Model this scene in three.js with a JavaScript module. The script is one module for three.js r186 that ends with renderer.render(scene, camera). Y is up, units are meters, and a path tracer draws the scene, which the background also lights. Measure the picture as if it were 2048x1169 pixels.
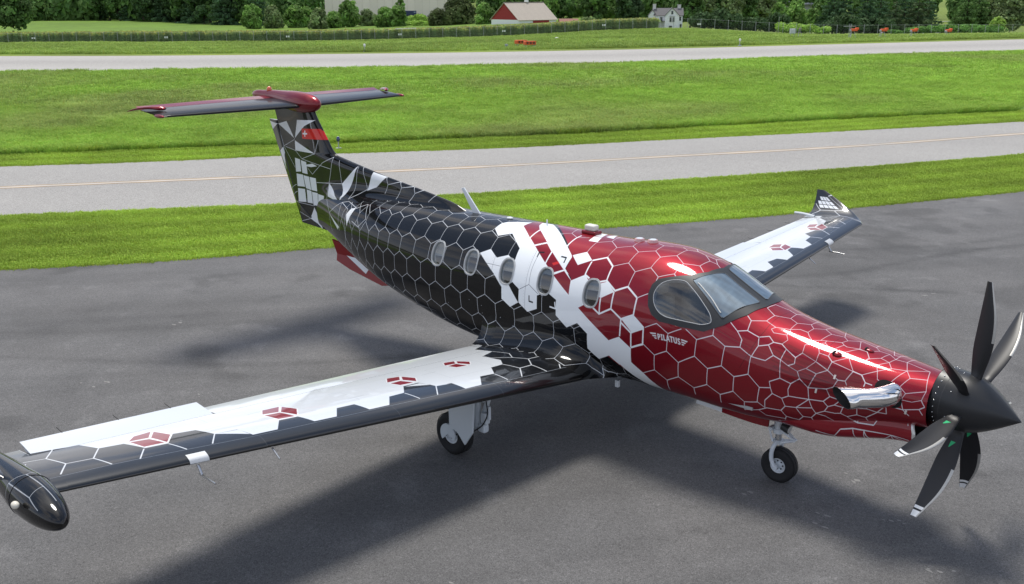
import * as THREE from 'three';
import { mergeGeometries, mergeVertices } from 'three/addons/utils/BufferGeometryUtils.js';
import { RoundedBoxGeometry } from 'three/addons/geometries/RoundedBoxGeometry.js';
import { ImprovedNoise } from 'three/addons/math/ImprovedNoise.js';

// ------------------------------------------------------------------ camera, exposure, sun, sky
const scene = new THREE.Scene();
const renderer = new THREE.WebGLRenderer({ antialias: true });
renderer.toneMapping = THREE.LinearToneMapping;
renderer.toneMappingExposure = 1.25;
renderer.shadowMap.enabled = true;

const EYE = new THREE.Vector3(9.1223, 5.8705, 10.5997);
const camera = new THREE.PerspectiveCamera(32.018, 1024 / 584, 0.1, 6000);
camera.position.copy(EYE);
camera.lookAt(EYE.x - 0.67753, EYE.y - 0.27957, EYE.z - 0.68029);
camera.rotateZ(-0.00473);
scene.add(camera);

const SUN_DIR = new THREE.Vector3(-0.30, 1, -0.17).normalize();
const sun = new THREE.DirectionalLight(new THREE.Color(1.0, 0.955, 0.88), 2.65);
sun.name = 'sun';
sun.position.copy(SUN_DIR).multiplyScalar(120);
sun.castShadow = true;
sun.shadow.radius = 29;
sun.shadow.mapSize.set(4096, 4096);
Object.assign(sun.shadow.camera, { left: -60, right: 60, top: 60, bottom: -60, near: 1, far: 400 });
scene.add(sun, sun.target);

// ------------------------------------------------------------------ helpers
THREE.BufferGeometry.prototype.flat = function () { return this.index ? this.toNonIndexed() : this; };
const noise3 = new ImprovedNoise();
const fbm = (x, y, z, n = 4) => {
  let v = 0, a = 0.5, f = 1;
  for (let i = 0; i < n; i++) { v += a * noise3.noise(x * f, y * f, z * f + i * 7.3); a *= 0.5; f *= 2.03; }
  return v;
};
const rng = (seed) => () => {
  seed = (seed + 0x6d2b79f5) | 0;
  let t = Math.imul(seed ^ (seed >>> 15), 1 | seed);
  t = (t + Math.imul(t ^ (t >>> 7), 61 | t)) ^ t;
  return ((t ^ (t >>> 14)) >>> 0) / 4294967296;
};
const clamp = (x, a = 0, b = 1) => Math.min(b, Math.max(a, x));
const lerp = (a, b, t) => a + (b - a) * t;
const smooth = (a, b, x) => { const t = clamp((x - a) / (b - a)); return t * t * (3 - 2 * t); };
const C = (r, g, b) => new THREE.Color().setRGB(r, g, b);
const V = (x, y, z) => new THREE.Vector3(x, y, z);
const names = new Map();
const numbered = (n) => { const k = names.get(n) ?? 0; names.set(n, k + 1); return k ? `${n}_${String(k).padStart(3, '0')}` : n; };
const std = (o) => new THREE.MeshStandardMaterial({ roughness: 0.7, ...o });
const phys = (o) => new THREE.MeshPhysicalMaterial({ roughness: 0.4, ...o });
function mesh(name, geometry, material, parent) {
  const m = new THREE.Mesh(geometry, material);
  m.name = parent ? name : numbered(name);
  m.castShadow = m.receiveShadow = true;
  (parent ?? scene).add(m);
  return m;
}
function group(name, parent) {
  const g = new THREE.Group();
  g.name = parent ? name : numbered(name);
  (parent ?? scene).add(g);
  return g;
}
function tag(o, label, category, grp) {
  o.userData = { label, category };
  if (grp) o.userData.group = grp;
  return o;
}
const structure = (o) => { o.userData.kind = 'structure'; return o; };
const stuff = (o) => { o.userData.kind = 'stuff'; return o; };
function dup(o, label, grp) {
  const c = o.clone();
  c.name = numbered(o.name.replace(/_\d{3}$/, ''));
  c.userData = { ...o.userData, ...(label ? { label } : {}), ...(grp ? { group: grp } : {}) };
  scene.add(c);
  return c;
}
const box = (w, h, d, x = 0, y = 0, z = 0, r = 0) => {
  const g = r ? new RoundedBoxGeometry(w, h, d, 2, r) : new THREE.BoxGeometry(w, h, d);
  g.translate(x, y, z);
  return g.index ? g.flat() : g;
};
function rod(a, b, r1, r2 = r1, n = 10) {
  const d = b.clone().sub(a), g = new THREE.CylinderGeometry(r2, r1, d.length(), n, 1);
  g.translate(0, d.length() / 2, 0);
  g.applyQuaternion(new THREE.Quaternion().setFromUnitVectors(V(0, 1, 0), d.normalize()));
  g.translate(a.x, a.y, a.z);
  return g.flat();
}
const tube = (pts, r, n = 24, k = 8) => new THREE.TubeGeometry(new THREE.CatmullRomCurve3(pts), n, r, k).flat();
const join = (list) => mergeGeometries(list.map((g) => { const q = g.flat(); for (const k of Object.keys(q.attributes)) if (!['position', 'normal', 'uv'].includes(k)) q.deleteAttribute(k); return q; }));
// a grid of points f(i, j) as a smooth surface; uvf gives texture coordinates
function sheet(ni, nj, f, uvf, colf, flip) {
  const pos = [], uv = [], col = [], idx = [];
  for (let i = 0; i <= ni; i++) for (let j = 0; j <= nj; j++) {
    const p = f(i, j);
    pos.push(p.x, p.y, p.z);
    const q = uvf ? uvf(i, j, p) : [i / ni, j / nj];
    uv.push(q[0], q[1]);
    if (colf) { const c = colf(i, j, p); col.push(c[0], c[1], c[2]); }
    if (i < ni && j < nj) {
      const a = i * (nj + 1) + j, b = a + 1, c = a + nj + 1, d = c + 1;
      if (flip) idx.push(a, b, c, b, d, c); else idx.push(a, c, b, b, c, d);
    }
  }
  const g = new THREE.BufferGeometry();
  g.setAttribute('position', new THREE.Float32BufferAttribute(pos, 3));
  g.setAttribute('uv', new THREE.Float32BufferAttribute(uv, 2));
  if (colf) g.setAttribute('color', new THREE.Float32BufferAttribute(col, 3));
  g.setIndex(idx);
  g.computeVertexNormals();
  return g;
}
// textures computed per pixel
function pixels(n, f, srgb = true, aniso = 8) {
  const d = new Uint8Array(n * n * 4);
  for (let y = 0; y < n; y++) for (let x = 0; x < n; x++) {
    const c = f(x, y), k = (y * n + x) * 4;
    d[k] = clamp(c[0], 0, 255); d[k + 1] = clamp(c[1], 0, 255); d[k + 2] = clamp(c[2], 0, 255); d[k + 3] = c[3] ?? 255;
  }
  const t = new THREE.DataTexture(d, n, n);
  t.wrapS = t.wrapT = THREE.RepeatWrapping;
  t.magFilter = THREE.LinearFilter; t.minFilter = THREE.LinearMipmapLinearFilter; t.generateMipmaps = true; t.anisotropy = aniso;
  if (srgb) t.colorSpace = THREE.SRGBColorSpace;
  t.needsUpdate = true;
  return t;
}
const toS = (l) => 255 * (l <= 0.0031308 ? l * 12.92 : 1.055 * Math.pow(l, 1 / 2.4) - 0.055);
// value noise that tiles with period p
function tiler(seed, p) {
  const r = rng(seed), a = new Float32Array(p * p).map(() => r());
  return (x, y) => {
    const xi = Math.floor(x), yi = Math.floor(y), fx = x - xi, fy = y - yi, u = fx * fx * (3 - 2 * fx), v = fy * fy * (3 - 2 * fy);
    const at = (i, j) => a[(((j % p) + p) % p) * p + (((i % p) + p) % p)];
    return lerp(lerp(at(xi, yi), at(xi + 1, yi), u), lerp(at(xi, yi + 1), at(xi + 1, yi + 1), u), v);
  };
}

// ------------------------------------------------------------------ sky: bright broken cloud over blue
{
  const W = 1024, H = 512, d = new Float32Array(W * H * 4);
  for (let y = 0; y < H; y++) {
    const el = ((y + 0.5) / H - 0.5) * Math.PI, up = Math.sin(el), ce = Math.cos(el);
    for (let x = 0; x < W; x++) {
      const az = ((x + 0.5) / W) * 2 * Math.PI - Math.PI, dx = Math.cos(az) * ce, dz = Math.sin(az) * ce;
      const k = (y * W + x) * 4, h = Math.max(up, 0.03);
      const px = (dx / (h + 0.22)) * 1.5, pz = (dz / (h + 0.22)) * 1.5;
      let c = fbm(px * 1.0 + 3.1, pz * 1.6, 1.7, 6) + 0.35 * fbm(px * 0.4, pz * 0.5, 9.2, 3);
      const cover = smooth(-0.13, 0.22, c);
      const body = 0.80 + 0.5 * fbm(px * 1.3 + 8, pz * 2.1, 4.4, 5) - 0.22 * smooth(0.12, 0.45, c);
      const glow = Math.pow(clamp(dx * SUN_DIR.x + up * SUN_DIR.y + dz * SUN_DIR.z), 10) * 0.35;
      const blue = lerp(0.62, 0.30, Math.pow(clamp(up), 0.5));
      const low = smooth(0.30, 0.0, up);
      const r = lerp(blue * 0.62, body, cover), g = lerp(blue * 0.86, body * 1.0, cover), b = lerp(blue * 1.35, body * 1.06, cover);
      const mix = (v, t) => lerp(v, t, low * 0.7) + glow;
      if (up < 0) { d[k] = 0.12; d[k + 1] = 0.13; d[k + 2] = 0.10; } else { d[k] = 1.0 * mix(r, 0.92); d[k + 1] = 1.0 * mix(g, 0.96); d[k + 2] = 1.0 * mix(b, 1.02); }
      d[k + 3] = 1;
    }
  }
  const t = new THREE.DataTexture(d, W, H, THREE.RGBAFormat, THREE.FloatType);
  t.mapping = THREE.EquirectangularReflectionMapping;
  t.magFilter = t.minFilter = THREE.LinearFilter;
  t.needsUpdate = true;
  scene.background = t;
  scene.environment = t;
}

// ------------------------------------------------------------------ ground: apron, taxiway, runway, grass
// l = metres to the right of the viewer's heading, w = metres ahead of the viewer
const HX = -0.70567, HZ = -0.70854, RX = 0.70854, RZ = -0.70567;
const at = (l, w, y = 0) => V(EYE.x + HX * w + RX * l, y, EYE.z + HZ * w + RZ * l);
const toLW = (x, z) => [(x - EYE.x) * RX + (z - EYE.z) * RZ, (x - EYE.x) * HX + (z - EYE.z) * HZ];
// the border lines of the airfield, as bearing (tangent) and 1/distance: a straight line is straight in these
const BORDER = {
  apron: '-.520 .0452|-.351 .0437|-.194 .0416|-.012 .0394|.209 .0369|.363 .0346|.510 .0322',
  taxi_near: '-.512 .0357|-.361 .0347|-.216 .0338|-.011 .0320|.137 .0303|.335 .0282|.505 .0260',
  taxi_line: '-.508 .0308|-.229 .0290|-.036 .0277|.160 .0260|.333 .0245|.502 .0225',
  taxi_far: '-.504 .0272|-.336 .0264|-.228 .0256|-.011 .0245|.159 .0232|.331 .0219|.500 .0205',
  mown: '-.503 .0252|-.306 .0241|-.158 .0234|.038 .0223|.159 .0213|.330 .0199|.499 .0187',
  runway_near: '-.491 .0117|-.347 .0116|-.155 .0113|-.010 .0110|.156 .0105|.325 .0097|.491 .0091',
  runway_far: '-.489 .0091|-.346 .00915|-.154 .0090|-.010 .0088|.156 .0084|.324 .0078|.490 .0072',
};
const pairs = (s) => s.split('|').map((q) => q.trim().split(' ').map(Number));
for (const k in BORDER) BORDER[k] = pairs(BORDER[k]);
function table(tb, t) {                                    // smooth interpolation, straight beyond the ends
  const n = tb.length;
  if (t <= tb[0][0]) return tb[0][1] + ((tb[1][1] - tb[0][1]) / (tb[1][0] - tb[0][0])) * (t - tb[0][0]);
  if (t >= tb[n - 1][0]) return tb[n - 1][1] + ((tb[n - 1][1] - tb[n - 2][1]) / (tb[n - 1][0] - tb[n - 2][0])) * (t - tb[n - 1][0]);
  let i = 0;
  while (t > tb[i + 1][0]) i++;
  const m = (j) => (j === 0 ? (tb[1][1] - tb[0][1]) / (tb[1][0] - tb[0][0]) : j === n - 1 ? (tb[j][1] - tb[j - 1][1]) / (tb[j][0] - tb[j - 1][0]) : (tb[j + 1][1] - tb[j - 1][1]) / (tb[j + 1][0] - tb[j - 1][0]));
  const h = tb[i + 1][0] - tb[i][0], u = (t - tb[i][0]) / h, u2 = u * u, u3 = u2 * u;
  return (2 * u3 - 3 * u2 + 1) * tb[i][1] + (u3 - 2 * u2 + u) * h * m(i) + (-2 * u3 + 3 * u2) * tb[i + 1][1] + (u3 - u2) * h * m(i + 1);
}
function border(name, l) {
  let w = 1 / table(BORDER[name], 0);
  for (let k = 0; k < 30; k++) w = lerp(w, 1 / Math.max(table(BORDER[name], clamp(l / w, -3, 3)), 0.002), 0.6);
  return w;
}
// terrain height: level airfield, then a bank and falling farmland, hills beyond
const FENCE_H = pairs('-.9 -4.4|-.484 -3.9|-.257 -3.8|-.06 -3.3|.04 -2.3|.083 -1.72|.16 -1.50|.253 -2.6|.32 -3.0|.485 -3.1|.9 -3.4');
const FAR_H = pairs('-.9 -5.0|-.46 -5.0|-.19 -5.9|-.06 -5.0|.02 -4.2|.15 -4.6|.3 -6.0|.485 -6.4|.9 -6.4');
const FENCE_W = 232;
function height(l, w) {
  if (w < 70) return 0;
  const t = clamp(l / w, -0.9, 0.9), w0 = Math.min(border('runway_far', l) + 3, FENCE_W - 30);
  const hf = table(FENCE_H, t), h2 = table(FAR_H, t);
  if (w < FENCE_W) return w < w0 ? 0 : hf * Math.pow((w - w0) / (FENCE_W - w0), 1.25) + 0.25 * noise3.noise(l * 0.03, w * 0.03, 2.2) * smooth(w0, w0 + 20, w);
  if (w < 340) return lerp(hf, h2, smooth(FENCE_W, 340, w)) + 0.2 * noise3.noise(l * 0.03, w * 0.03, 2.2);
  const hill = smooth(520, 1500, w) * (34 + 14 * noise3.noise(l * 0.0022, w * 0.002, 5.1));
  return h2 + hill + smooth(380, 600, w) * 1.5 * noise3.noise(l * 0.012, w * 0.012, 3.3);
}
const steps = (a, b, n, e = 1) => Array.from({ length: n + 1 }, (_, i) => a + (b - a) * Math.pow(i / n, e));

const grassTile = (() => {
  const n = 512, a = tiler(11, 128), b = tiler(12, 32), c = tiler(13, 256);
  return pixels(n, (x, y) => {
    const v = 0.45 * a(x / 4, y / 4) + 0.25 * b(x / 16, y / 16) + 0.5 * c(x / 2, y / 2);
    const k = 0.55 + 0.75 * v;
    return [toS(0.62 * k + 0.08 * b(y / 16, x / 16)), toS(0.66 * k), toS(0.55 * k)];
  });
})();
grassTile.repeat.set(1, 1);
const grassMat = std({ map: grassTile, roughness: 0.95, vertexColors: true, bumpMap: grassTile, bumpScale: 0.04 });
function grassColor(l, w) {
  const big = fbm(l * 0.06, w * 0.06, 0.3, 4), mid = fbm(l * 0.35, w * 0.3, 4.1, 3), k = 1 + 0.5 * big + 0.4 * mid;
  const bm = border('mown', l), bf = border('runway_near', l), rf = border('runway_far', l);
  let c = [0.172, 0.285, 0.022];                           // freshly mown, yellow-green
  const stripes = 0.5 + 0.5 * Math.sin((w - border('apron', l)) * 4.2);
  if (w < bm) c = c.map((v) => v * (0.86 + 0.2 * stripes));
  else if (w < bf) { const d = smooth(0.1, -0.3, big); c = [lerp(0.150, 0.185, d), lerp(0.275, 0.285, d), lerp(0.024, 0.040, d)]; }
  else if (w < FENCE_W) { const band = smooth(rf + 1, rf + 5, w); c = [lerp(0.215, 0.15, band), lerp(0.27, 0.245, band), 0.030]; }
  else { c = [0.17, 0.235, 0.035]; }
  return c.map((v) => v * k * 1.22);
}
{ // one sheet of ground reaching the horizon
  const ls = [], ws = [...steps(16, 60, 60), ...steps(60, 240, 60).slice(1), ...steps(240, 3600, 60, 2.2).slice(1)];
  for (let i = -60; i <= 60; i++) ls.push(Math.sign(i) * Math.pow(Math.abs(i) / 60, 1.6) * 1.6);
  const P = (i, j) => { const w = ws[j], l = ls[i] * (w + 25); return [l, w]; };
  const g = sheet(ls.length - 1, ws.length - 1, (i, j) => { const [l, w] = P(i, j); return at(l, w, height(l, w) - 0.012); },
    (i, j) => { const [l, w] = P(i, j); return [l / 2.5, w / 2.5]; }, (i, j) => grassColor(...P(i, j)));
  structure(mesh('ground', g, grassMat));
}
// --- asphalt and concrete
const asphaltTile = (() => {
  const n = 1024, r = rng(5), a = tiler(21, 256), b = tiler(22, 512), c = tiler(23, 64);
  return pixels(n, (x, y) => {
    const g = b(x / 2, y / 2), s = a(x / 4, y / 4), m = c(x / 16, y / 16), q = r();
    let v = 0.60 + 0.30 * (g - 0.5) + 0.40 * (s - 0.5) + 0.10 * (m - 0.5) + 0.12 * (q - 0.5);
    if (s > 0.80) v += 1.3 * (s - 0.80);
    if (s < 0.15) v -= 0.9 * (0.15 - s);
    if (g < 0.10) v -= 0.16;
    return [toS(v), toS(v * 0.99), toS(v * 0.985)];
  });
})();
const apronMat = std({ map: asphaltTile, vertexColors: true, roughness: 0.82, bumpMap: asphaltTile, bumpScale: 0.004 });
const paveMat = std({ map: asphaltTile, vertexColors: true, roughness: 0.9, bumpMap: asphaltTile, bumpScale: 0.002 });
// faint tyre tracks and stains on the apron, in world x z
const TRACKS = [
  [[-4.5, -10.2], [-2.26, -11.44], [-1.3, -12.6], [-0.2, -14.2], [0.6, -16.6], [1, -20]],
  [[-1.6, -8.6], [-0.85, -9.93], [-0.4, -11.6], [0.2, -13.6], [1.4, -16]],
  [[-2.2, -7.4], [0.4, -9.22], [1.73, -10.24], [2.7, -12.2], [3, -15]],
  [[-12, 5.5], [-9.99, 4.68], [-8.43, 2.9], [-6.6, 0.2], [-4, -3]],
  [[-9, 5.5], [-7, 3.9], [-5.19, 2.4], [-3.67, 0.4], [-2, -2]],
  [[-8, 6.3], [-5.8, 3.6], [-4.2, 2.2], [-2.4, 0.6], [0, -2]],
  [[2.2, 8], [3.2, 4.5], [4.6, 1.2], [6.4, -2.4], [9, -6]],
  [[1.4, 7.5], [2.3, 4.1], [3.7, 0.9], [5.4, -2.6], [8, -6.5]],
].map((t) => new THREE.CatmullRomCurve3(t.map(([x, z]) => V(x, 0, z))).getPoints(60));
function apronColor(p) {
  let k = 1 + 0.45 * fbm(p.x * 0.35, p.z * 0.22, 1.1, 4) + 0.20 * fbm(p.x * 1.3, p.z * 1.3, 7.7, 3);
  for (let i = 0; i < TRACKS.length; i++) {
    let d = 1e9;
    for (const q of TRACKS[i]) { const e = (q.x - p.x) ** 2 + (q.z - p.z) ** 2; if (e < d) d = e; }
    k *= 1 - (i < 3 ? 0.30 : 0.17 + 0.06 * Math.sin(i * 2.1)) * Math.exp(-d / 0.012) * (0.5 + 0.9 * clamp(0.6 + fbm(p.x * 0.9, p.z * 0.9, i, 2)));
  }
  const across = p.x * 0.81 + p.z * 0.58, along = p.x * 0.58 - p.z * 0.81;
  k *= 1 + 0.20 * fbm(across * 0.9, along * 0.05, 3.3, 4) + 0.10 * noise3.noise(across * 3.1, along * 0.08, 5.5);
  const stain = smooth(0.16, 0.34, fbm(p.x * 0.8 + 5, p.z * 0.8, 2.5, 4)), pale = smooth(0.22, 0.4, fbm(p.x * 1.7, p.z * 1.7, 12.5, 4));
  k *= 1 - 0.26 * stain; k *= 1 + 0.26 * pale;
  const warm = 0.02 * fbm(p.x * 0.5, p.z * 0.5, 21, 2);
  return [0.183 * k * (1 + warm), 0.180 * k, 0.176 * k * (1.01 - warm)];
}
{
  const ls = [...steps(-120, -14, 20), ...steps(-14, 15, 250).slice(1), ...steps(15, 120, 20).slice(1)];
  const ws = [...steps(-70, 4, 18), ...steps(4, 21, 150).slice(1), ...steps(21, 22, 22).slice(1)];
  const edge = ls.map((l) => border('apron', l)), nj = ws.length - 1;
  const P = (i, j) => {
    const e = edge[i] + 0.10 * noise3.noise(ls[i] * 1.3, 3, 1) + 0.05 * noise3.noise(ls[i] * 5, 3, 1);
    const w = ws[j] <= 4 ? ws[j] : 4 + ((ws[j] - 4) / 18) * (e - 4);
    return at(ls[i], w, 0);
  };
  const g = sheet(ls.length - 1, nj, P, (i, j, p) => [p.x / 2.3, p.z / 2.3], (i, j, p) => apronColor(p));
  const m = structure(mesh('apron', g, apronMat));
  m.userData.label = 'dark grey asphalt apron under the aircraft';
}
{ // pale scuffs and scraps of old paint on the asphalt
  const r = rng(47), pos = [];
  for (const [x, z, s] of [[-6.18, 4.59, 0.22], [4.8, 0, 0.12], [3.91, -0.64, 0.16], [5.59, 0.64, 0.13], [4.15, 0.55, 0.14], [3.11, 0.61, 0.12], [-4.6, 3.6, 0.1], [2.2, 4.6, 0.16], [4.9, 2.6, 0.14], [1.2, -9.4, 0.2], [3.3, 3.4, 0.09], [-8.1, 2.2, 0.16]]) for (let k = 0; k < 4; k++) {
    const cx = x + (r() - 0.5) * s * 2, cz = z + (r() - 0.5) * s * 2, n = 5, a0 = r() * 6, sz = s * (0.10 + 0.16 * r()), q = Array.from({ length: n }, (_, i) => { const a = a0 + (i / n) * 6.283, d = sz * (0.4 + 0.8 * r()); return [cx + Math.cos(a) * d * 1.8, 0.003, cz + Math.sin(a) * d]; });
    for (let i = 1; i < n - 1; i++) pos.push(...q[0], ...q[i + 1], ...q[i]);
  }
  const g = new THREE.BufferGeometry();
  g.setAttribute('position', new THREE.Float32BufferAttribute(pos, 3));
  g.computeVertexNormals();
  stuff(mesh('paint_scuffs', g, std({ color: C(0.22, 0.215, 0.205), roughness: 0.9, side: THREE.DoubleSide }))).userData.label = 'pale scuffs and flecks of old paint on the apron';
}
function strip(name, e1, e2, lmax, y, col, material, n = 240, m = 12, off1 = 0, off2 = 0) {
  const ls = steps(-lmax, lmax, n), a = ls.map((l) => border(e1, l) + off1), b = ls.map((l) => border(e2, l) + off2);
  const P = (i, j) => { const w = lerp(a[i], b[i], j / m); return [ls[i], w]; };
  const jag = (i, j) => (j === 0 || j === m ? 0.08 * noise3.noise(ls[i] * 1.7, j * 9, 4) : 0);
  const g = sheet(n, m, (i, j) => { const [l, w] = P(i, j); return at(l, w + jag(i, j), y); }, (i, j, p) => [p.x / 3.1, p.z / 3.1], (i, j) => col(...P(i, j), j / m));
  return structure(mesh(name, g, material));
}
strip('taxiway', 'taxi_near', 'taxi_far', 90, 0.004, (l, w, v) => {
  const k = (1 + 0.10 * fbm(l * 0.15, w * 0.5, 3, 3) + 0.05 * fbm(l * 1.1, w * 1.4, 8, 2)) * (1 - 0.05 * Math.exp(-(((v - 0.5) / 0.15) ** 2)));
  return [0.52 * k, 0.505 * k, 0.475 * k];
}, paveMat);
strip('runway', 'runway_near', 'runway_far', 260, 0.004, (l, w, v) => {
  const rub = 0.16 * Math.exp(-(((v - 0.55) / 0.2) ** 2)), k = (1 + 0.08 * fbm(l * 0.05, w * 0.4, 3, 3)) * (1 - rub);
  return [0.64 * k, 0.615 * k, 0.57 * k];
}, paveMat);
// taxiway centreline: two yellow lines with a dark gap
const yellowMat = std({ color: C(0.36, 0.25, 0.14), roughness: 0.8 });
for (const o of [-0.16, 0.16]) {
  const l = strip('taxiway_centreline', 'taxi_line', 'taxi_line', 90, 0.008, () => [1, 1, 1], yellowMat, 240, 1, o - 0.05, o + 0.05);
  l.geometry.deleteAttribute('color');
}
{ const l = strip('taxiway_centreline', 'taxi_line', 'taxi_line', 90, 0.0075, () => [1, 1, 1], std({ color: C(0.52, 0.48, 0.43), roughness: 0.85 }), 240, 1, -0.09, 0.09); l.geometry.deleteAttribute('color'); }
// --- grass blades
function tuft(seed, blades, spread, h, wide, lean) {
  const r = rng(seed), pos = [], col = [];
  for (let i = 0; i < blades; i++) {
    const a = r() * 6.283, d = Math.sqrt(r()) * spread, x = Math.cos(a) * d, z = Math.sin(a) * d, b = r() * 6.283, hh = h * (0.55 + 0.6 * r()), le = lean * hh * (0.3 + r()), wd = wide * (0.7 + 0.6 * r());
    const ux = Math.cos(b), uz = Math.sin(b), ca = r() * 6.283, lx = Math.cos(ca) * le, lz = Math.sin(ca) * le;
    const A = [x - ux * wd, 0, z - uz * wd], B = [x + ux * wd, 0, z + uz * wd], M1 = [x + lx * 0.35 - ux * wd * 0.75, hh * 0.6, z + lz * 0.35 - uz * wd * 0.75], M2 = [x + lx * 0.35 + ux * wd * 0.75, hh * 0.6, z + lz * 0.35 + uz * wd * 0.75], T = [x + lx, hh * (1 - 0.25 * lean), z + lz];
    const k = 0.8 + 0.45 * r(), y = r() < 0.16 ? 1 : 0;
    for (const q of [A, B, M1, B, M2, M1, M1, M2, T]) { pos.push(...q); col.push(k * (1 + 0.5 * y), k * (1 + 0.12 * y), k); }
  }
  const g = new THREE.BufferGeometry();
  g.setAttribute('position', new THREE.Float32BufferAttribute(pos, 3));
  g.setAttribute('color', new THREE.Float32BufferAttribute(col, 3));
  g.computeVertexNormals();
  return g;
}
const bladeMat = phys({ color: C(1, 1, 1), vertexColors: true, roughness: 0.75, side: THREE.DoubleSide, transmission: 0.35, thickness: 0, specularIntensity: 0.15 });
function meadow(name, label, geo, seed, count, pick) {
  const r = rng(seed), m = new THREE.InstancedMesh(geo, bladeMat, count), o = new THREE.Object3D(), c = new THREE.Color();
  let n = 0;
  for (let k = 0; k < count * 4 && n < count; k++) {
    const s = pick(r);
    if (!s) continue;
    const [l, w, sc, col] = s;
    o.position.copy(at(l, w, height(l, w) - 0.01));
    o.rotation.set(0, r() * 6.283, 0);
    o.scale.set(sc, sc * (0.7 + 0.6 * r()), sc);
    o.updateMatrix();
    m.setMatrixAt(n, o.matrix);
    c.setRGB(...col);
    m.setColorAt(n++, c);
  }
  m.count = n;
  m.name = numbered(name);
  m.receiveShadow = m.castShadow = true;
  stuff(m).userData.label = label;
  scene.add(m);
}
const shortTuft = tuft(3, 16, 0.11, 0.055, 0.0055, 0.8), longTuft = tuft(4, 26, 0.20, 0.30, 0.010, 0.9), farTuft = tuft(6, 18, 0.42, 0.34, 0.022, 0.9);
const tint = (l, w, f = 1) => grassColor(l, w).map((v, i) => Math.min(0.85, v * f * [1.80, 1.52, 3.0][i]));
meadow('grass', 'short mown grass beside the apron edge', shortTuft, 31, 60000, (r) => {
  const l = (r() * 2 - 1) * 22, a = border('apron', l), b = border('taxi_near', l), w = lerp(a - 0.05, b + 0.06, r());
  return Math.abs(l / w) < 0.56 ? [l, w, 0.8 + 0.6 * r(), tint(l, w)] : null;
});
meadow('grass', 'mown strip of grass along the far taxiway edge', shortTuft, 32, 22000, (r) => {
  const l = (r() * 2 - 1) * 32, a = border('taxi_far', l), b = border('mown', l), w = lerp(a - 0.06, b, r());
  return Math.abs(l / w) < 0.56 ? [l, w, 1 + 0.7 * r(), tint(l, w)] : null;
});
meadow('grass', 'long rough grass between the taxiway and the runway', longTuft, 33, 62000, (r) => {
  const u = Math.pow(r(), 1.35), l = (r() * 2 - 1) * lerp(26, 42, u), a = border('mown', l), w = a + u * 20 + 0.5 * noise3.noise(l * 0.5, 2, 7);
  const edge = smooth(1.6, 0, w - a), d = fbm(l * 0.12, w * 0.12, 6.5, 3);
  return Math.abs(l / w) < 0.56 ? [l, w, (0.62 + 0.35 * r() + 0.45 * clamp(d * 2)) * (1 + 0.10 * edge), tint(l, w, 1 + 0.25 * (r() - 0.5) - 0.10 * edge)] : null;
});
meadow('grass', 'long rough grass nearer the runway', farTuft, 34, 42000, (r) => {
  const l = (r() * 2 - 1) * 62, a = border('mown', l) + 18, b = border('runway_near', l), w = lerp(a, b - 0.3, r()), d = fbm(l * 0.08, w * 0.08, 6.5, 3);
  return Math.abs(l / w) < 0.55 ? [l, w, 0.6 + 0.35 * r() + 0.4 * clamp(d * 2), tint(l, w, 1 + 0.3 * (r() - 0.5))] : null;
});
meadow('grass', 'grass bank between the runway and the fence', farTuft, 35, 36000, (r) => {
  const u = Math.pow(r(), 1.4), l = (r() * 2 - 1) * 110, a = border('runway_far', l) + 4, w = lerp(a, FENCE_W - 1, u), d = fbm(l * 0.05, w * 0.09, 9.5, 3);
  return Math.abs(l / w) < 0.53 ? [l, w, 0.7 + 0.5 * r() + 0.7 * clamp(d * 2.2), tint(l, w, 1 + 0.25 * (r() - 0.5))] : null;
});

// ------------------------------------------------------------------ vegetation builders
const leafMat = (r, g, b) => phys({ color: C(r, g, b), vertexColors: true, roughness: 0.8, side: THREE.DoubleSide, transmission: 0.3, thickness: 0, specularIntensity: 0.25 });
const barkMat = std({ color: C(0.075, 0.058, 0.045), roughness: 0.95 });
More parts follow.
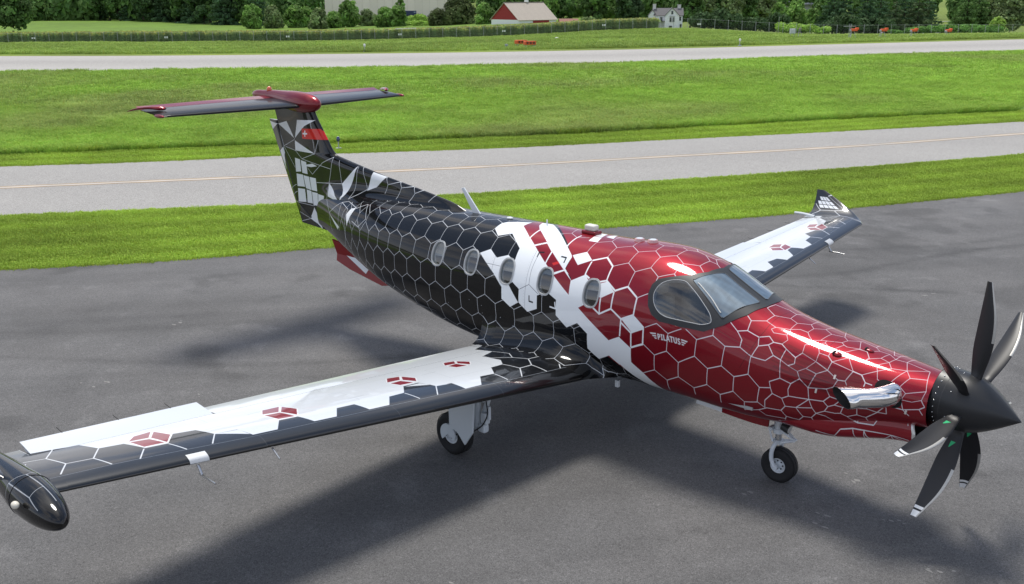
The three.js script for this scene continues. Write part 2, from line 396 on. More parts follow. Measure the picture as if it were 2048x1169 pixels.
// leaf clumps scattered through a set of lobes; each clump is two bent faces
function foliage(seed, lobes, count, size, droop = 0) {
  const r = rng(seed), pos = [], col = [], n = V(0, 0, 0), u = V(0, 0, 0), v = V(0, 0, 0), p = V(0, 0, 0);
  const vol = lobes.map((b) => b[3] * b[4] * b[5]), sum = vol.reduce((a, b) => a + b, 0);
  for (let i = 0; i < count; i++) {
    let q = r() * sum, k = 0;
    while (q > vol[k] && k < lobes.length - 1) q -= vol[k++];
    const L = lobes[k];
    const a = r() * 6.283, cz = r() * 2 - 1, sr = Math.sqrt(1 - cz * cz), rad = Math.pow(r(), 0.38);
    n.set(Math.cos(a) * sr, cz, Math.sin(a) * sr);
    p.set(L[0] + n.x * L[3] * rad, L[1] + n.y * L[4] * rad, L[2] + n.z * L[5] * rad);
    if (noise3.noise(p.x * 0.9 + seed, p.y * 0.9, p.z * 0.9) < -0.22) continue;
    n.x += (r() - 0.5) * 1.0; n.y += (r() - 0.35) * 0.9 - droop; n.z += (r() - 0.5) * 1.0;
    n.normalize();
    u.set(r() - 0.5, r() - 0.5, r() - 0.5).cross(n).normalize();
    v.crossVectors(n, u);
    const s = size * (0.55 + 0.9 * r()), bend = s * 0.25, lk = L[6] ?? 1, c = lk * 1.15 * (0.72 + 0.56 * r()), y = 0.92 + 0.2 * r();
    const A = p.clone().addScaledVector(u, -s), B = p.clone().addScaledVector(v, -s * 0.55).addScaledVector(n, bend), D = p.clone().addScaledVector(v, s * 0.55).addScaledVector(n, bend), E = p.clone().addScaledVector(u, s);
    for (const q2 of [A, B, E, A, E, D]) { pos.push(q2.x, q2.y, q2.z); col.push(c * y, c, c * 0.9); }
  }
  const g = new THREE.BufferGeometry();
  g.setAttribute('position', new THREE.Float32BufferAttribute(pos, 3));
  g.setAttribute('color', new THREE.Float32BufferAttribute(col, 3));
  g.computeVertexNormals();
  return g;
}
// a broad-leaved tree of unit proportions: height h, crown width wd, trunk clear to c0
function makeTree(name, seed, h, wd, c0, count, size, mat, lobesN = 16, lobeScale = 1) {
  const r = rng(seed), root = group(name), lobes = [], limbs = [];
  const fork = V((r() - 0.5) * 0.3, c0 * 0.9, (r() - 0.5) * 0.3);
  limbs.push(rod(V(0, -0.4, 0), fork, h * 0.026, h * 0.019, 8));
  for (let i = 0; i < lobesN; i++) {
    const t = (i + 0.5) / lobesN, a = i * 2.4 + r() * 0.8, y = lerp(c0 + 0.12 * h, h * 0.93, Math.pow(t, 0.9)), env = Math.sin(Math.PI * clamp((y - c0 * 0.7) / (h - c0 * 0.7) * 0.86 + 0.1)), rr = wd * 0.5 * env * (0.35 + 0.45 * r());
    const x = Math.cos(a) * rr, z = Math.sin(a) * rr, s = wd * (0.13 + 0.10 * r()) * (0.6 + 0.4 * env);
    lobes.push([x, y, z, s, s * (0.75 + 0.3 * r()), s, 0.5 + 1.0 * r()]);
    limbs.push(rod(fork.clone().lerp(V(0, y, 0), 0.35), V(x * 0.8, y, z * 0.8), h * 0.011, h * 0.004, 5));
  }
  mesh('trunk', join(limbs), barkMat, root);
  mesh('crown', foliage(seed + 1, lobes, count, size), mat, root);
  return root;
}
function makeConifer(name, seed, h, wd, count, mat, tiers = 13, droop = 0.18) {
  const r = rng(seed), root = group(name), lobes = [], limbs = [rod(V(0, -0.4, 0), V(0, h * 0.97, 0), h * 0.02, 0.03, 8)];
  for (let k = 0; k < tiers; k++) {
    const t = k / (tiers - 1), y = lerp(h * 0.12, h * 0.95, t), R = wd * 0.5 * Math.pow(1 - t, 0.8) + 0.25, m = Math.max(3, Math.round(7 - 4 * t));
    for (let i = 0; i < m; i++) {
      const a = (i / m) * 6.283 + k * 1.1 + r() * 0.7, q = R * (0.6 + 0.45 * r());
      limbs.push(rod(V(0, y, 0), V(Math.cos(a) * q * 0.9, y - q * droop, Math.sin(a) * q * 0.9), 0.05, 0.015, 4));
      for (let j = 1; j <= 3; j++) { const f = j / 3.2; lobes.push([Math.cos(a) * q * f, y - q * f * droop, Math.sin(a) * q * f, q * 0.26, q * 0.09 + 0.12, q * 0.26, 0.7 + 0.55 * r()]); }
    }
  }
  mesh('trunk', join(limbs), barkMat, root);
  mesh('crown', foliage(seed + 1, lobes, count, 0.34, 0.1), mat, root);
  return root;
}
function makeShrub(name, seed, h, wd, count, size, mat) {
  const r = rng(seed), root = group(name), lobes = [], stems = [];
  for (let i = 0; i < 9; i++) {
    const a = i * 2.4, q = wd * 0.32 * Math.sqrt((i + 0.5) / 9), y = h * (0.35 + 0.35 * r()), x = Math.cos(a) * q, z = Math.sin(a) * q;
    lobes.push([x, y, z, wd * 0.22, h * 0.34, wd * 0.22, 0.75 + 0.5 * r()]);
    stems.push(rod(V(x * 0.2, -0.3, z * 0.2), V(x, y, z), 0.05, 0.02, 5));
  }
  mesh('stems', join(stems), barkMat, root);
  mesh('crown', foliage(seed + 1, lobes, count, size), mat, root);
  return root;
}
const DARK = leafMat(0.115, 0.21, 0.065), DEEP = leafMat(0.075, 0.135, 0.058), MID = leafMat(0.18, 0.31, 0.085), LIGHT = leafMat(0.30, 0.46, 0.10), PINE = leafMat(0.085, 0.16, 0.080), OLIVE = leafMat(0.21, 0.285, 0.13), OAK = leafMat(0.095, 0.13, 0.05);
function place(o, t, w, scale, turn, sy = 1, sink = 0) {
  const l = t * w;
  o.position.copy(at(l, w, height(l, w) - sink));
  o.rotation.y = turn;
  o.scale.set(scale, scale * sy, scale);
}
const sown = {};
const ORDINAL = ['leftmost', 'second from left', 'third from left', 'fourth from left', 'fifth from left', 'sixth from left', 'seventh from left', 'eighth from left'];
function sow(key, make, label, category, grp, spots) {          // the first spot moves the original, the others get copies
  if (grp && spots.length <= 8) { const order = [...spots].sort((p, q) => p[0] - q[0]); spots = spots.map((q) => [q[0], q[1], q[2], q[3], q[4], q[5] ?? `${label}, ${ORDINAL[order.indexOf(q)]}`]); }
  for (const [t, w, s, turn, sy, own] of spots) {
    let o = sown[key];
    if (!o) { o = sown[key] = make(); tag(o, own ?? label, category, grp); } else { o = dup(o, own ?? label, grp); if (grp) o.userData.group = grp; else delete o.userData.group; }
    place(o, t, w, s, turn, sy ?? 1);
  }
}
const px = (x) => (x - 1024) / 2116;                            // bearing of a column of the view
// --- the dark wood behind the crop field, tree by tree
{
  const r = rng(71), a = [], b = [], c = [];
  const names3 = [a, b, c];
  for (let i = 0; i < 27; i++) {
    const x = -30 + i * 21 + (r() - 0.5) * 10, w = lerp(470, 345, clamp((x - 60) / 560)) + (r() - 0.5) * 16;
    names3[i % 3].push([px(x), w, 0.95 + 0.3 * r(), r() * 6.28, 0.95 + 0.25 * r()]);
    if (i % 2) names3[(i + 1) % 3].push([px(x + 12), w + 24, 1.1 + 0.35 * r(), r() * 6.28, 1.1]);
  }
  const lab = 'dark dense leafy tree in the wood edge behind the pale crop field', grp = 'trees of the wood behind the crop field';
  sow('wood1', () => makeTree('broadleaf_tree', 101, 17, 11.5, 2.2, 6200, 0.62, DEEP, 34), lab, 'tree', grp, a);
  sow('wood2', () => makeTree('broadleaf_tree', 103, 19, 12, 2.4, 6200, 0.62, DARK, 37), lab, 'tree', grp, b);
  sow('wood3', () => makeConifer('conifer_tree', 105, 20, 10, 6500, PINE, 15), 'dark layered conifer in the wood edge behind the pale crop field', 'tree', 'conifers of the wood behind the crop field', c);
}
// --- single trees, from left to right
sow('field', () => makeTree('broadleaf_tree', 111, 13, 10.5, 2.6, 5200, 0.46, DARK, 30), 'dark tree with a forked trunk standing alone in the crop field', 'tree', null, [[px(22), 252, 1, 0.4, 1]]);
{
  const lab = 'mid green bushy tree in the belt before the beige warehouse', grp = 'trees of the belt before the warehouse', s = [], m = [];
  const r = rng(77);
  [505, 545, 590, 612, 640, 668, 700, 735, 772, 795].forEach((x, i) => (i % 3 === 1 ? m : s).push([px(x), 330 + (i % 4) * 8, 0.78 + 0.25 * r() + (i > 5 ? 0.05 : 0), r() * 6.28, 0.95 + 0.25 * r()]));
  sow('belt1', () => makeTree('broadleaf_tree', 121, 9.5, 8.4, 0.8, 5000, 0.42, MID, 30), lab, 'tree', grp, s);
  sow('belt2', () => makeTree('broadleaf_tree', 123, 9, 8, 0.7, 5000, 0.40, OLIVE, 30), 'pale olive bushy tree in the belt before the beige warehouse', 'tree', 'olive trees of the belt before the warehouse', m);
}
sow('slim', () => makeTree('broadleaf_tree', 131, 11, 3.6, 1, 2200, 0.36, MID, 23), 'slim upright tree at the left end of the blue trailer', 'tree', null, [[px(803), 345, 1.05, 1, 1]]);
sow('bush', () => makeShrub('shrub', 133, 3.6, 7, 2600, 0.36, LIGHT), 'light green shrub between the tree belt and the dark oak', 'shrub', 'light shrubs below the blue trailer', [[px(826), 345, 1, 0, 1], [px(848), 338, 0.95, 2, 1.1], [px(838), 352, 1.2, 4, 1.25]]);
sow('oak', () => makeTree('oak_tree', 137, 9.6, 12.5, 0.6, 8200, 0.40, OAK, 40), 'dark round oak, taller one of the pair left of the barn', 'tree', null, [[px(922), 338, 1, 0, 1.04], [px(880), 330, 0.72, 2, 1.0, 'dark low round oak beside the taller oak, left of the barn']]);
sow('barnleft', () => makeTree('broadleaf_tree', 139, 8.5, 7.5, 0.8, 4200, 0.42, MID, 27), 'green tree leaning against the left gable of the barn', 'tree', null, [[px(972), 326, 0.98, 3, 1]]);
{
  const r = rng(83), a = [], b = [];
  [985, 1020, 1060, 1098, 1130, 1160, 1190, 1218].forEach((x, i) => (i % 2 ? b : a).push([px(x), 372 + (i % 3) * 14, 0.9 + 0.25 * r(), r() * 6.28, 1]));
  const grp = 'trees behind the red barn';
  sow('back1', () => makeTree('broadleaf_tree', 141, 13, 9, 1.2, 5200, 0.5, DARK, 30), 'dark leafy tree in the row behind the red barn', 'tree', grp, a);
  sow('back2', () => makeTree('broadleaf_tree', 143, 12, 9.5, 1.2, 5200, 0.5, MID, 30), 'mid green leafy tree in the row behind the red barn', 'tree', 'mid green trees behind the red barn', b);
}
sow('darkcone', () => makeTree('broadleaf_tree', 151, 14, 10, 0.8, 7000, 0.46, DEEP, 40), 'broad blackish tree left of the white farmhouse', 'tree', null, [[px(1262), 338, 0.95, 1, 1]]);
sow('round', () => makeShrub('shrub', 153, 3.2, 6, 2400, 0.32, OLIVE), 'round olive bush above the maize, right of the barn', 'shrub', null, [[px(1180), 300, 0.95, 1, 1.15]]);
sow('housebush', () => makeShrub('shrub', 157, 4, 4.6, 2200, 0.30, leafMat(0.14, 0.12, 0.07)), 'brownish shrub at the left corner of the white farmhouse', 'shrub', null, [[px(1304), 318, 0.9, 1, 1]]);
{
  const r = rng(91), a = [], b = [];
  [1385, 1412, 1440, 1468, 1500, 1530].forEach((x, i) => (i % 2 ? b : a).push([px(x), 352 + (i % 3) * 12, 0.95 + 0.2 * r(), r() * 6.28, 1]));
  sow('h1', () => makeTree('broadleaf_tree', 161, 13, 8.6, 0.8, 6000, 0.46, DARK, 34), 'dark leafy tree in the clump right of the farmhouse', 'tree', 'dark trees right of the farmhouse', a);
  sow('h2', () => makeTree('broadleaf_tree', 163, 12.5, 8.4, 1, 5200, 0.44, OLIVE, 30), 'greyish green tree in the clump right of the farmhouse', 'tree', 'greyish trees right of the farmhouse', b);
}
sow('young', () => makeTree('broadleaf_tree', 171, 9, 7, 0.5, 4200, 0.40, MID, 27), 'small bright tree behind the fence pole, left of the grey box', 'tree', null, [[px(1598), 300, 1.02, 1, 1], [px(1562), 318, 0.9, 3, 1.1, 'small dark tree directly left of the tall fence pole'], [px(1630), 312, 0.82, 5, 1, 'low round tree right of the small bright tree']]);
sow('thicket', () => makeShrub('shrub', 173, 2.6, 7, 2300, 0.3, LIGHT), 'low bright thicket along the fence behind the grey box', 'shrub', 'low thickets along the fence', [[px(1578), 250, 1, 0, 1], [px(1612), 254, 1, 2, 0.9], [px(1650), 256, 0.9, 3, 0.8]]);
sow('pineA', () => makeConifer('pine_tree', 181, 15, 9.5, 7000, PINE, 14, 0.1), 'tall dark pine above the leftmost orange light', 'pine', null, [[px(1690), 288, 1, 0, 1], [px(1738), 285, 0.86, 2, 1.1, 'slender dark pine with a bare trunk right of the tall pine'], [px(1672), 305, 1.05, 4, 1, 'dark pine half hidden left of the tall pine']]);
sow('pineB', () => makeConifer('pine_tree', 183, 12.5, 9.5, 7600, leafMat(0.10, 0.15, 0.07), 9, 0.22), 'layered spreading pine left of the pale track', 'pine', null, [[px(1842), 285, 1, 0, 1], [px(1796), 282, 0.78, 2, 1, 'young pine between the slender pine and the spreading pine']]);
sow('pineBack', () => makeConifer('pine_tree', 185, 17, 10, 6000, PINE, 14, 0.12), 'dark pine in the back row above the spreading pine', 'pine', 'back row pines right of the runway lights', [[px(1765), 345, 1, 1, 1], [px(1815), 352, 1.05, 2, 1], [px(1862), 340, 0.9, 3, 1]]);
sow('right1', () => makeConifer('pine_tree', 187, 14, 9, 7000, DARK, 13, 0.15), 'dark green fir right of the pale track', 'fir', null, [[px(1940), 292, 1, 0, 1], [px(1962), 300, 1.08, 2, 1, 'taller fir behind the dark green fir right of the track']]);
sow('right2', () => makeTree('broadleaf_tree', 189, 11.5, 9, 0.6, 6000, 0.42, OLIVE, 34), 'greyish willow-like tree at the right end of the fence', 'tree', null, [[px(2030), 290, 1, 0, 1], [px(1990), 325, 1.25, 2, 1, 'tall olive tree behind the fir at the right end']]);
sow('right3', () => makeShrub('shrub', 191, 4.4, 4.6, 2200, 0.32, LIGHT), 'yellow green bush before the willow-like tree', 'shrub', null, [[px(2003), 274, 1, 0, 1]]);
sow('hedge', () => makeShrub('shrub', 193, 2.2, 8, 3000, 0.26, leafMat(0.14, 0.29, 0.065)), 'low bright green hedge shrub behind the orange lights', 'shrub', 'hedge shrubs behind the orange lights', [[px(1800), 250, 0.6, 0, 0.8], [px(1845), 248, 0.9, 1, 0.9], [px(1885), 247, 1, 2, 1], [px(1925), 247, 1, 3, 1], [px(1960), 246, 1, 4, 1], [px(1995), 246, 0.9, 5, 1]]);
{ // dark undergrowth along the inside of the fence
  const r = rng(97), a = [];
  for (let x = 1404; x < 1780; x += 17) if (x < 1560 || x > 1655) a.push([px(x + 6 * r()), 262 + 26 * r(), 0.9 + 0.45 * r(), r() * 6.28, 0.9 + 0.5 * r()]);
  sow('under', () => makeShrub('shrub', 195, 3.1, 5.6, 2600, 0.30, DEEP), 'dark undergrowth shrub in the row right behind the fence', 'shrub', 'dark undergrowth behind the fence', a);
}
// --- far wood on the hills: one mass
{
  const r = rng(201), lobes = [];
  const g = foliage(203, [[0, 5, 0, 5, 5.5, 5, 1], [2, 8, 1, 3.5, 3.5, 3.5, 1.1], [-2, 7, -1, 3.6, 3.4, 3.6, 0.85]], 520, 1.1);
  const n = 900, m = new THREE.InstancedMesh(g, DARK, n), o = new THREE.Object3D();
  let k = 0;
  while (k < n) {
    const t = (r() * 2 - 1) * 0.75, w = 430 + Math.pow(r(), 1.6) * 1500, l = t * w;
    const x = 1024 + t * 2116, open = (x > 1855 && x < 1925) || (x > 1530 && x < 1660 && w < 560);
    if (open && w < 1400) { if (r() < 0.985) { continue; } }
    if (x > 640 && x < 990 && w < 640) continue;
    if (noise3.noise(l * 0.006, w * 0.004, 8) < -0.12 && w > 700) continue;
    o.position.copy(at(l, w, height(l, w) - 0.5));
    o.rotation.y = r() * 6.28;
    const s = 0.9 + 0.9 * r();
    o.scale.set(s, s * (0.9 + 0.4 * r()), s);
    o.updateMatrix();
    m.setMatrixAt(k++, o.matrix);
  }
  m.name = 'far_woods';
  m.castShadow = m.receiveShadow = true;
  stuff(m).userData.label = 'far dark woods on the rising land behind the farm';
  scene.add(m);
}

// ------------------------------------------------------------------ crop field, fence, farm buildings
{ // ripening crop behind the fence: its top as one rough sheet, its front edge as plants
  const CORN = 2.0, maize = leafMat(0.22, 0.33, 0.17);
  const ls = steps(-190, 34, 112), ws = steps(237, 480, 60, 1.4);
  const top = (l, w) => height(l, w) + CORN + 0.10 * noise3.noise(l * 0.9, w * 0.25, 5) + 0.05 * noise3.noise(l * 3.1, w * 0.8, 9) - (w < 238 ? 0.5 : 0);
  const col = (i, j) => {
    const l = ls[i], w = ws[j], k = 1 + 0.35 * fbm(l * 0.03, w * 0.02, 7, 3) + 0.25 * noise3.noise(l * 0.9, w * 0.15, 3), near = smooth(262, 238, w), t = l / w;
    const dark = smooth(0.20, 0.32, fbm(l * 0.03 + 3, w * 0.016, 2, 3));
    return [1.25 * lerp(0.14, 0.12, near) * k * (1 - 0.35 * dark), 1.25 * lerp(0.245, 0.21, near) * k * (1 - 0.25 * dark), lerp(0.022, 0.03, near) * k];
  };
  const g = sheet(112, 60, (i, j) => at(ls[i], ws[j], top(ls[i], ws[j])), (i, j) => [ls[i] / 2, ws[j] / 2], col);
  structure(mesh('field', g, grassMat)).userData.label = 'pale yellow green crop field sloping up to the wood';
  const r = rng(301), pos = [], cc = [];
  for (let i = 0; i < 11; i++) {                                    // one maize plant: stalk, arching leaves and a tassel
    const a = r() * 6.283, y0 = 0.25 + i * 0.16, len = 0.62 - 0.02 * i, dx = Math.cos(a), dz = Math.sin(a), wd = 0.05;
    const A = [0, y0, 0], M = [dx * len * 0.55, y0 + 0.34, dz * len * 0.55], T = [dx * len, y0 + 0.12, dz * len], k = 0.8 + 0.4 * r();
    const N1 = [M[0] - dz * wd, M[1], M[2] + dx * wd], N2 = [M[0] + dz * wd, M[1], M[2] - dx * wd];
    for (const q of [A, N1, N2, N1, T, N2]) { pos.push(...q); cc.push(k, k, k); }
  }
  for (const q of [[-0.025, 0, 0], [0.025, 0, 0], [0, 2.1, 0], [0, 0, -0.025], [0, 0, 0.025], [0, 2.1, 0]]) { pos.push(...q); cc.push(1, 1, 0.8); }
  for (const q of [[-0.16, 2.3, 0], [0, 1.85, 0], [0.10, 2.4, 0], [0.02, 2.25, -0.16], [0, 1.85, 0], [0, 2.35, 0.12], [0.16, 2.2, 0.1], [0, 1.85, 0], [-0.12, 2.3, -0.1]]) { pos.push(...q); cc.push(2.4, 1.8, 1.5); }
  const pg = new THREE.BufferGeometry();
  pg.setAttribute('position', new THREE.Float32BufferAttribute(pos, 3));
  pg.setAttribute('color', new THREE.Float32BufferAttribute(cc, 3));
  pg.computeVertexNormals();
  const n = 16000, m = new THREE.InstancedMesh(pg, maize, n), o = new THREE.Object3D();
  for (let k = 0; k < n; k++) {
    const l = lerp(-150, 33, r()), row = Math.floor(Math.pow(r(), 1.5) * 9), w = 235.2 + row * 0.75 + 0.2 * r();
    o.position.copy(at(l, w, height(l, w)));
    o.rotation.y = r() * 6.28;
    const s = 0.78 + 0.26 * r() + 0.12 * noise3.noise(l * 0.25, row * 0.6, 2);
    o.scale.set(s, s, s);
    o.updateMatrix();
    m.setMatrixAt(k, o.matrix);
    const v = (0.75 + 0.6 * r()) * (1 + 0.5 * noise3.noise(l * 0.8, row, 4)), y = 0.9 + 0.35 * r();
    m.setColorAt(k, C(v * y, v, v * 0.8));
  }
  m.name = 'maize';
  m.castShadow = m.receiveShadow = true;
  stuff(m).userData.label = 'dark green maize standing along the inside of the fence';
  scene.add(m);
}
{ // chain-link fence: posts, rails, woven wire
  const root = tag(group('chain_link_fence'), 'long grey chain-link fence on posts before the maize and trees', 'fence');
  const steel = std({ color: C(0.42, 0.43, 0.43), roughness: 0.5, metalness: 0.6 });
  const H = 2.35, sp = 3.0, n0 = -41, n1 = 41, P = (k) => { const l = k * sp, w = FENCE_W + 0.4 * Math.sin(k * 0.21); return at(l, w, height(l, w)); };
  const post = rod(V(0, -0.3, 0), V(0, H, 0), 0.045, 0.045, 8), cap = new THREE.SphereGeometry(0.055, 8, 5).flat();
  cap.translate(0, H, 0);
  const pg = join([post, cap]);
  const wires = [];
  for (let k = n0; k <= n1; k++) {
    const p = mesh('post', pg, steel, root);
    p.position.copy(P(k));
    p.rotation.z = 0.03 * Math.sin(k * 3.7);
    if (k < n1) {
      const a = P(k), b = P(k + 1);
      const r = mesh('rail', rod(V(0, 0, 0), b.clone().sub(a), 0.016, 0.016, 5), steel, root);
      r.position.copy(a).add(V(0, H - 0.06, 0));
      const N = 15;                                                  // woven wire at a coarse pitch
      for (let i = -N; i < N * 2; i++) for (const s of [1, -1]) {
        const x0 = s > 0 ? i / N : 1 - i / N, x1 = x0 + s * 0.8;
        const c0 = clamp(x0), c1 = clamp(x1);
        if (Math.abs(c0 - c1) < 0.02) continue;
        const f0 = (c0 - x0) / (x1 - x0), f1 = (c1 - x0) / (x1 - x0);
        wires.push([a.clone().lerp(b, c0).add(V(0, 0.05 + f0 * (H - 0.12), 0)), a.clone().lerp(b, c1).add(V(0, 0.05 + f1 * (H - 0.12), 0))]);
      }
    }
  }
  const pos = [];
  for (const [a, b] of wires) { const d = V(RX, 0, RZ).multiplyScalar(0.006); for (const q of [a.clone().sub(d), a.clone().add(d), b]) pos.push(q.x, q.y, q.z); }
  const wg = new THREE.BufferGeometry();
  wg.setAttribute('position', new THREE.Float32BufferAttribute(pos, 3));
  wg.computeVertexNormals();
  stuff(mesh('wire_mesh', wg, std({ color: C(0.30, 0.31, 0.31), roughness: 0.5, metalness: 0.4, side: THREE.DoubleSide }), root));
  // pairs of small white plates wired to the fence
  const white = std({ color: C(0.78, 0.78, 0.76) }), plate = join([box(0.3, 0.36, 0.02, -0.22, 0, 0, 0.008), box(0.3, 0.36, 0.02, 0.22, 0, 0, 0.008)]);
  [63, 330, 575, 801, 1010, 1211, 1402].forEach((x) => {
    const l = px(x) * FENCE_W, p = mesh('sign_plate', plate, white, root);
    p.position.copy(at(l, FENCE_W - 0.5, height(l, FENCE_W) + 1.25));
    p.lookAt(EYE.x, p.position.y, EYE.z);
  });
  const ga = at(px(792) * FENCE_W, FENCE_W - 0.1, height(px(792) * FENCE_W, FENCE_W) + H + 0.12), gb = at(px(834) * FENCE_W, FENCE_W - 0.1, height(px(834) * FENCE_W, FENCE_W) + H + 0.12);
  mesh('gate_bar', rod(ga, gb, 0.05, 0.05, 8), white, root);
  const tp = at(px(1565) * FENCE_W, FENCE_W + 1, height(px(1565) * FENCE_W, FENCE_W));
  const pole = mesh('utility_pole', join([rod(V(0, -0.3, 0), V(0.15, 3.7, 0), 0.06, 0.04, 8), box(0.3, 0.08, 0.08, 0.14, 3.6, 0, 0.02)]), std({ color: C(0.4, 0.39, 0.37), roughness: 0.8 }));
  pole.position.copy(tp);
  tag(pole, 'thin leaning grey pole rising above the fence', 'pole');
}
const planks = (n, base, seed, horizontal) => { const r = rng(seed); return base; };
function facade(o, t, w, turn) { const l = t * w; o.position.copy(at(l, w, height(l, w))); o.rotation.y = Math.atan2(-HX, -HZ) + turn; return o; }
// grooved board cladding: a bump of vertical joints
const boardTile = pixels(128, (x, y) => { const e = x % 32 < 2 ? 110 : 225 + 20 * Math.sin(x * 12.9 + (y >> 4)); return [e, e, e]; });
const slateTile = (() => { const t = tiler(41, 64); return pixels(256, (x, y) => { const v = 190 + 50 * t(x / 4, y / 8) - (y % 16 < 2 ? 60 : 0); return [v, v * 0.99, v * 0.98]; }); })();
const wallUV = (g, s) => { const p = g.attributes.position, n = g.attributes.normal, u = []; for (let i = 0; i < p.count; i++) u.push((Math.abs(n.getX(i)) > 0.6 ? p.getZ(i) : p.getX(i)) / s, (Math.abs(n.getY(i)) > 0.9 ? p.getZ(i) : p.getY(i)) / s); g.setAttribute('uv', new THREE.Float32BufferAttribute(u, 2)); return g; };
function gableRoof(w, d, y0, rise, over, thick) {                    // ridge along x
  const h = d / 2 + over, e = y0 - (over * rise) / (d / 2), list = [];
  for (const s of [-1, 1]) {
    const len = Math.hypot(h, y0 + rise - e), a = Math.atan2(y0 + rise - e, h), g = new THREE.BoxGeometry(w + over * 2, thick, len).flat();
    g.rotateX(s * a);
    g.translate(0, (y0 + rise + e) / 2 + thick * 0.5, (s * h) / 2);
    list.push(g);
  }
  return list;
}
function gableWall(d, y0, rise, t, x) {                              // triangular wall in the y-z plane
  const s = new THREE.Shape([new THREE.Vector2(-d / 2, y0), new THREE.Vector2(d / 2, y0), new THREE.Vector2(0, y0 + rise)]);
  const g = new THREE.ExtrudeGeometry(s, { depth: t, bevelEnabled: false });
  g.rotateY(Math.PI / 2);
  g.translate(x - t / 2, 0, 0);
  return g.flat();
}
{ // red barn
  const root = facade(tag(group('barn'), 'red barn with a pale metal roof above the maize', 'barn'), px(1050), 300, 0.66);
  const W = 13.6, D = 12.6, y0 = 3.1, rise = 4.5;
  const red = std({ color: C(0.34, 0.032, 0.032), roughness: 0.8, bumpMap: boardTile, bumpScale: 0.03 }), white = std({ color: C(0.88, 0.88, 0.86), roughness: 0.8 }), tin = std({ color: C(0.62, 0.55, 0.46), roughness: 0.6, bumpMap: boardTile, bumpScale: 0.05, map: slateTile });
  mesh('wall', join([box(W, y0 + 0.6, 0.3, 0, (y0 - 0.6) / 2, D / 2 - 0.15), box(W, y0 + 0.6, 0.3, 0, (y0 - 0.6) / 2, -D / 2 + 0.15), box(0.3, y0 + 0.6, D - 0.6, -W / 2 + 0.15, (y0 - 0.6) / 2, 0), box(0.3, y0 + 0.6, D - 0.6, W / 2 - 0.15, (y0 - 0.6) / 2, 0)]), white, root);
  for (const x of [-W / 2 + 0.15, W / 2 - 0.15]) mesh('gable', wallUV(gableWall(D, y0, rise, 0.32, x), 3), red, root);
  const rf = gableRoof(W, D, y0, rise, 0.35, 0.14);
  for (const g of rf) mesh('roof', wallUV(g, 2.4), tin, root);
  mesh('ridge_cap', box(W + 0.8, 0.12, 0.5, 0, y0 + rise + 0.16, 0), tin, root);
  const d = mesh('door', wallUV(box(5.8, 3.0, 0.12, 1.2, 1.55, D / 2 + 0.07), 3), red, root);
  mesh('corner_board', join([box(0.22, y0, 0.05, -W / 2 + 0.1, y0 / 2, D / 2 + 0.03)]), white, root);
  mesh('cupola', join([box(0.9, 0.6, 0.8, 1, y0 + rise + 0.45, 0, 0.03)]), white, root);
}
{ // low red roof behind the maize, right of the barn
  const root = facade(tag(group('shed'), 'low shed with a pale red roof right of the barn', 'shed'), px(1140), 292, 0.1);
  for (const g of gableRoof(5, 3, 2.1, 0.8, 0.2, 0.1)) mesh('roof', g, std({ color: C(0.42, 0.20, 0.15), roughness: 0.8, map: slateTile }), root);
  mesh('wall', box(4.9, 2.6, 2.9, 0, 0.8, 0), std({ color: C(0.5, 0.45, 0.4) }), root);
}
function windowUnit(root, x, y, z, w, h, ry = 0) {
  const f = mesh('window', join([box(w + 0.16, 0.09, 0.1, 0, h / 2 + 0.04, 0.03), box(w + 0.2, 0.09, 0.14, 0, -h / 2 - 0.04, 0.05), box(0.08, h, 0.1, -w / 2 - 0.04, 0, 0.03), box(0.08, h, 0.1, w / 2 + 0.04, 0, 0.03), box(w, 0.05, 0.08, 0, 0, 0.03)]), std({ color: C(0.5, 0.5, 0.5) }), root);
  mesh('pane', box(w, h, 0.03, 0, 0, 0.012), phys({ color: C(0.03, 0.04, 0.05), roughness: 0.06 }), f);
  f.position.set(x, y, z);
  f.rotation.y = ry;
}
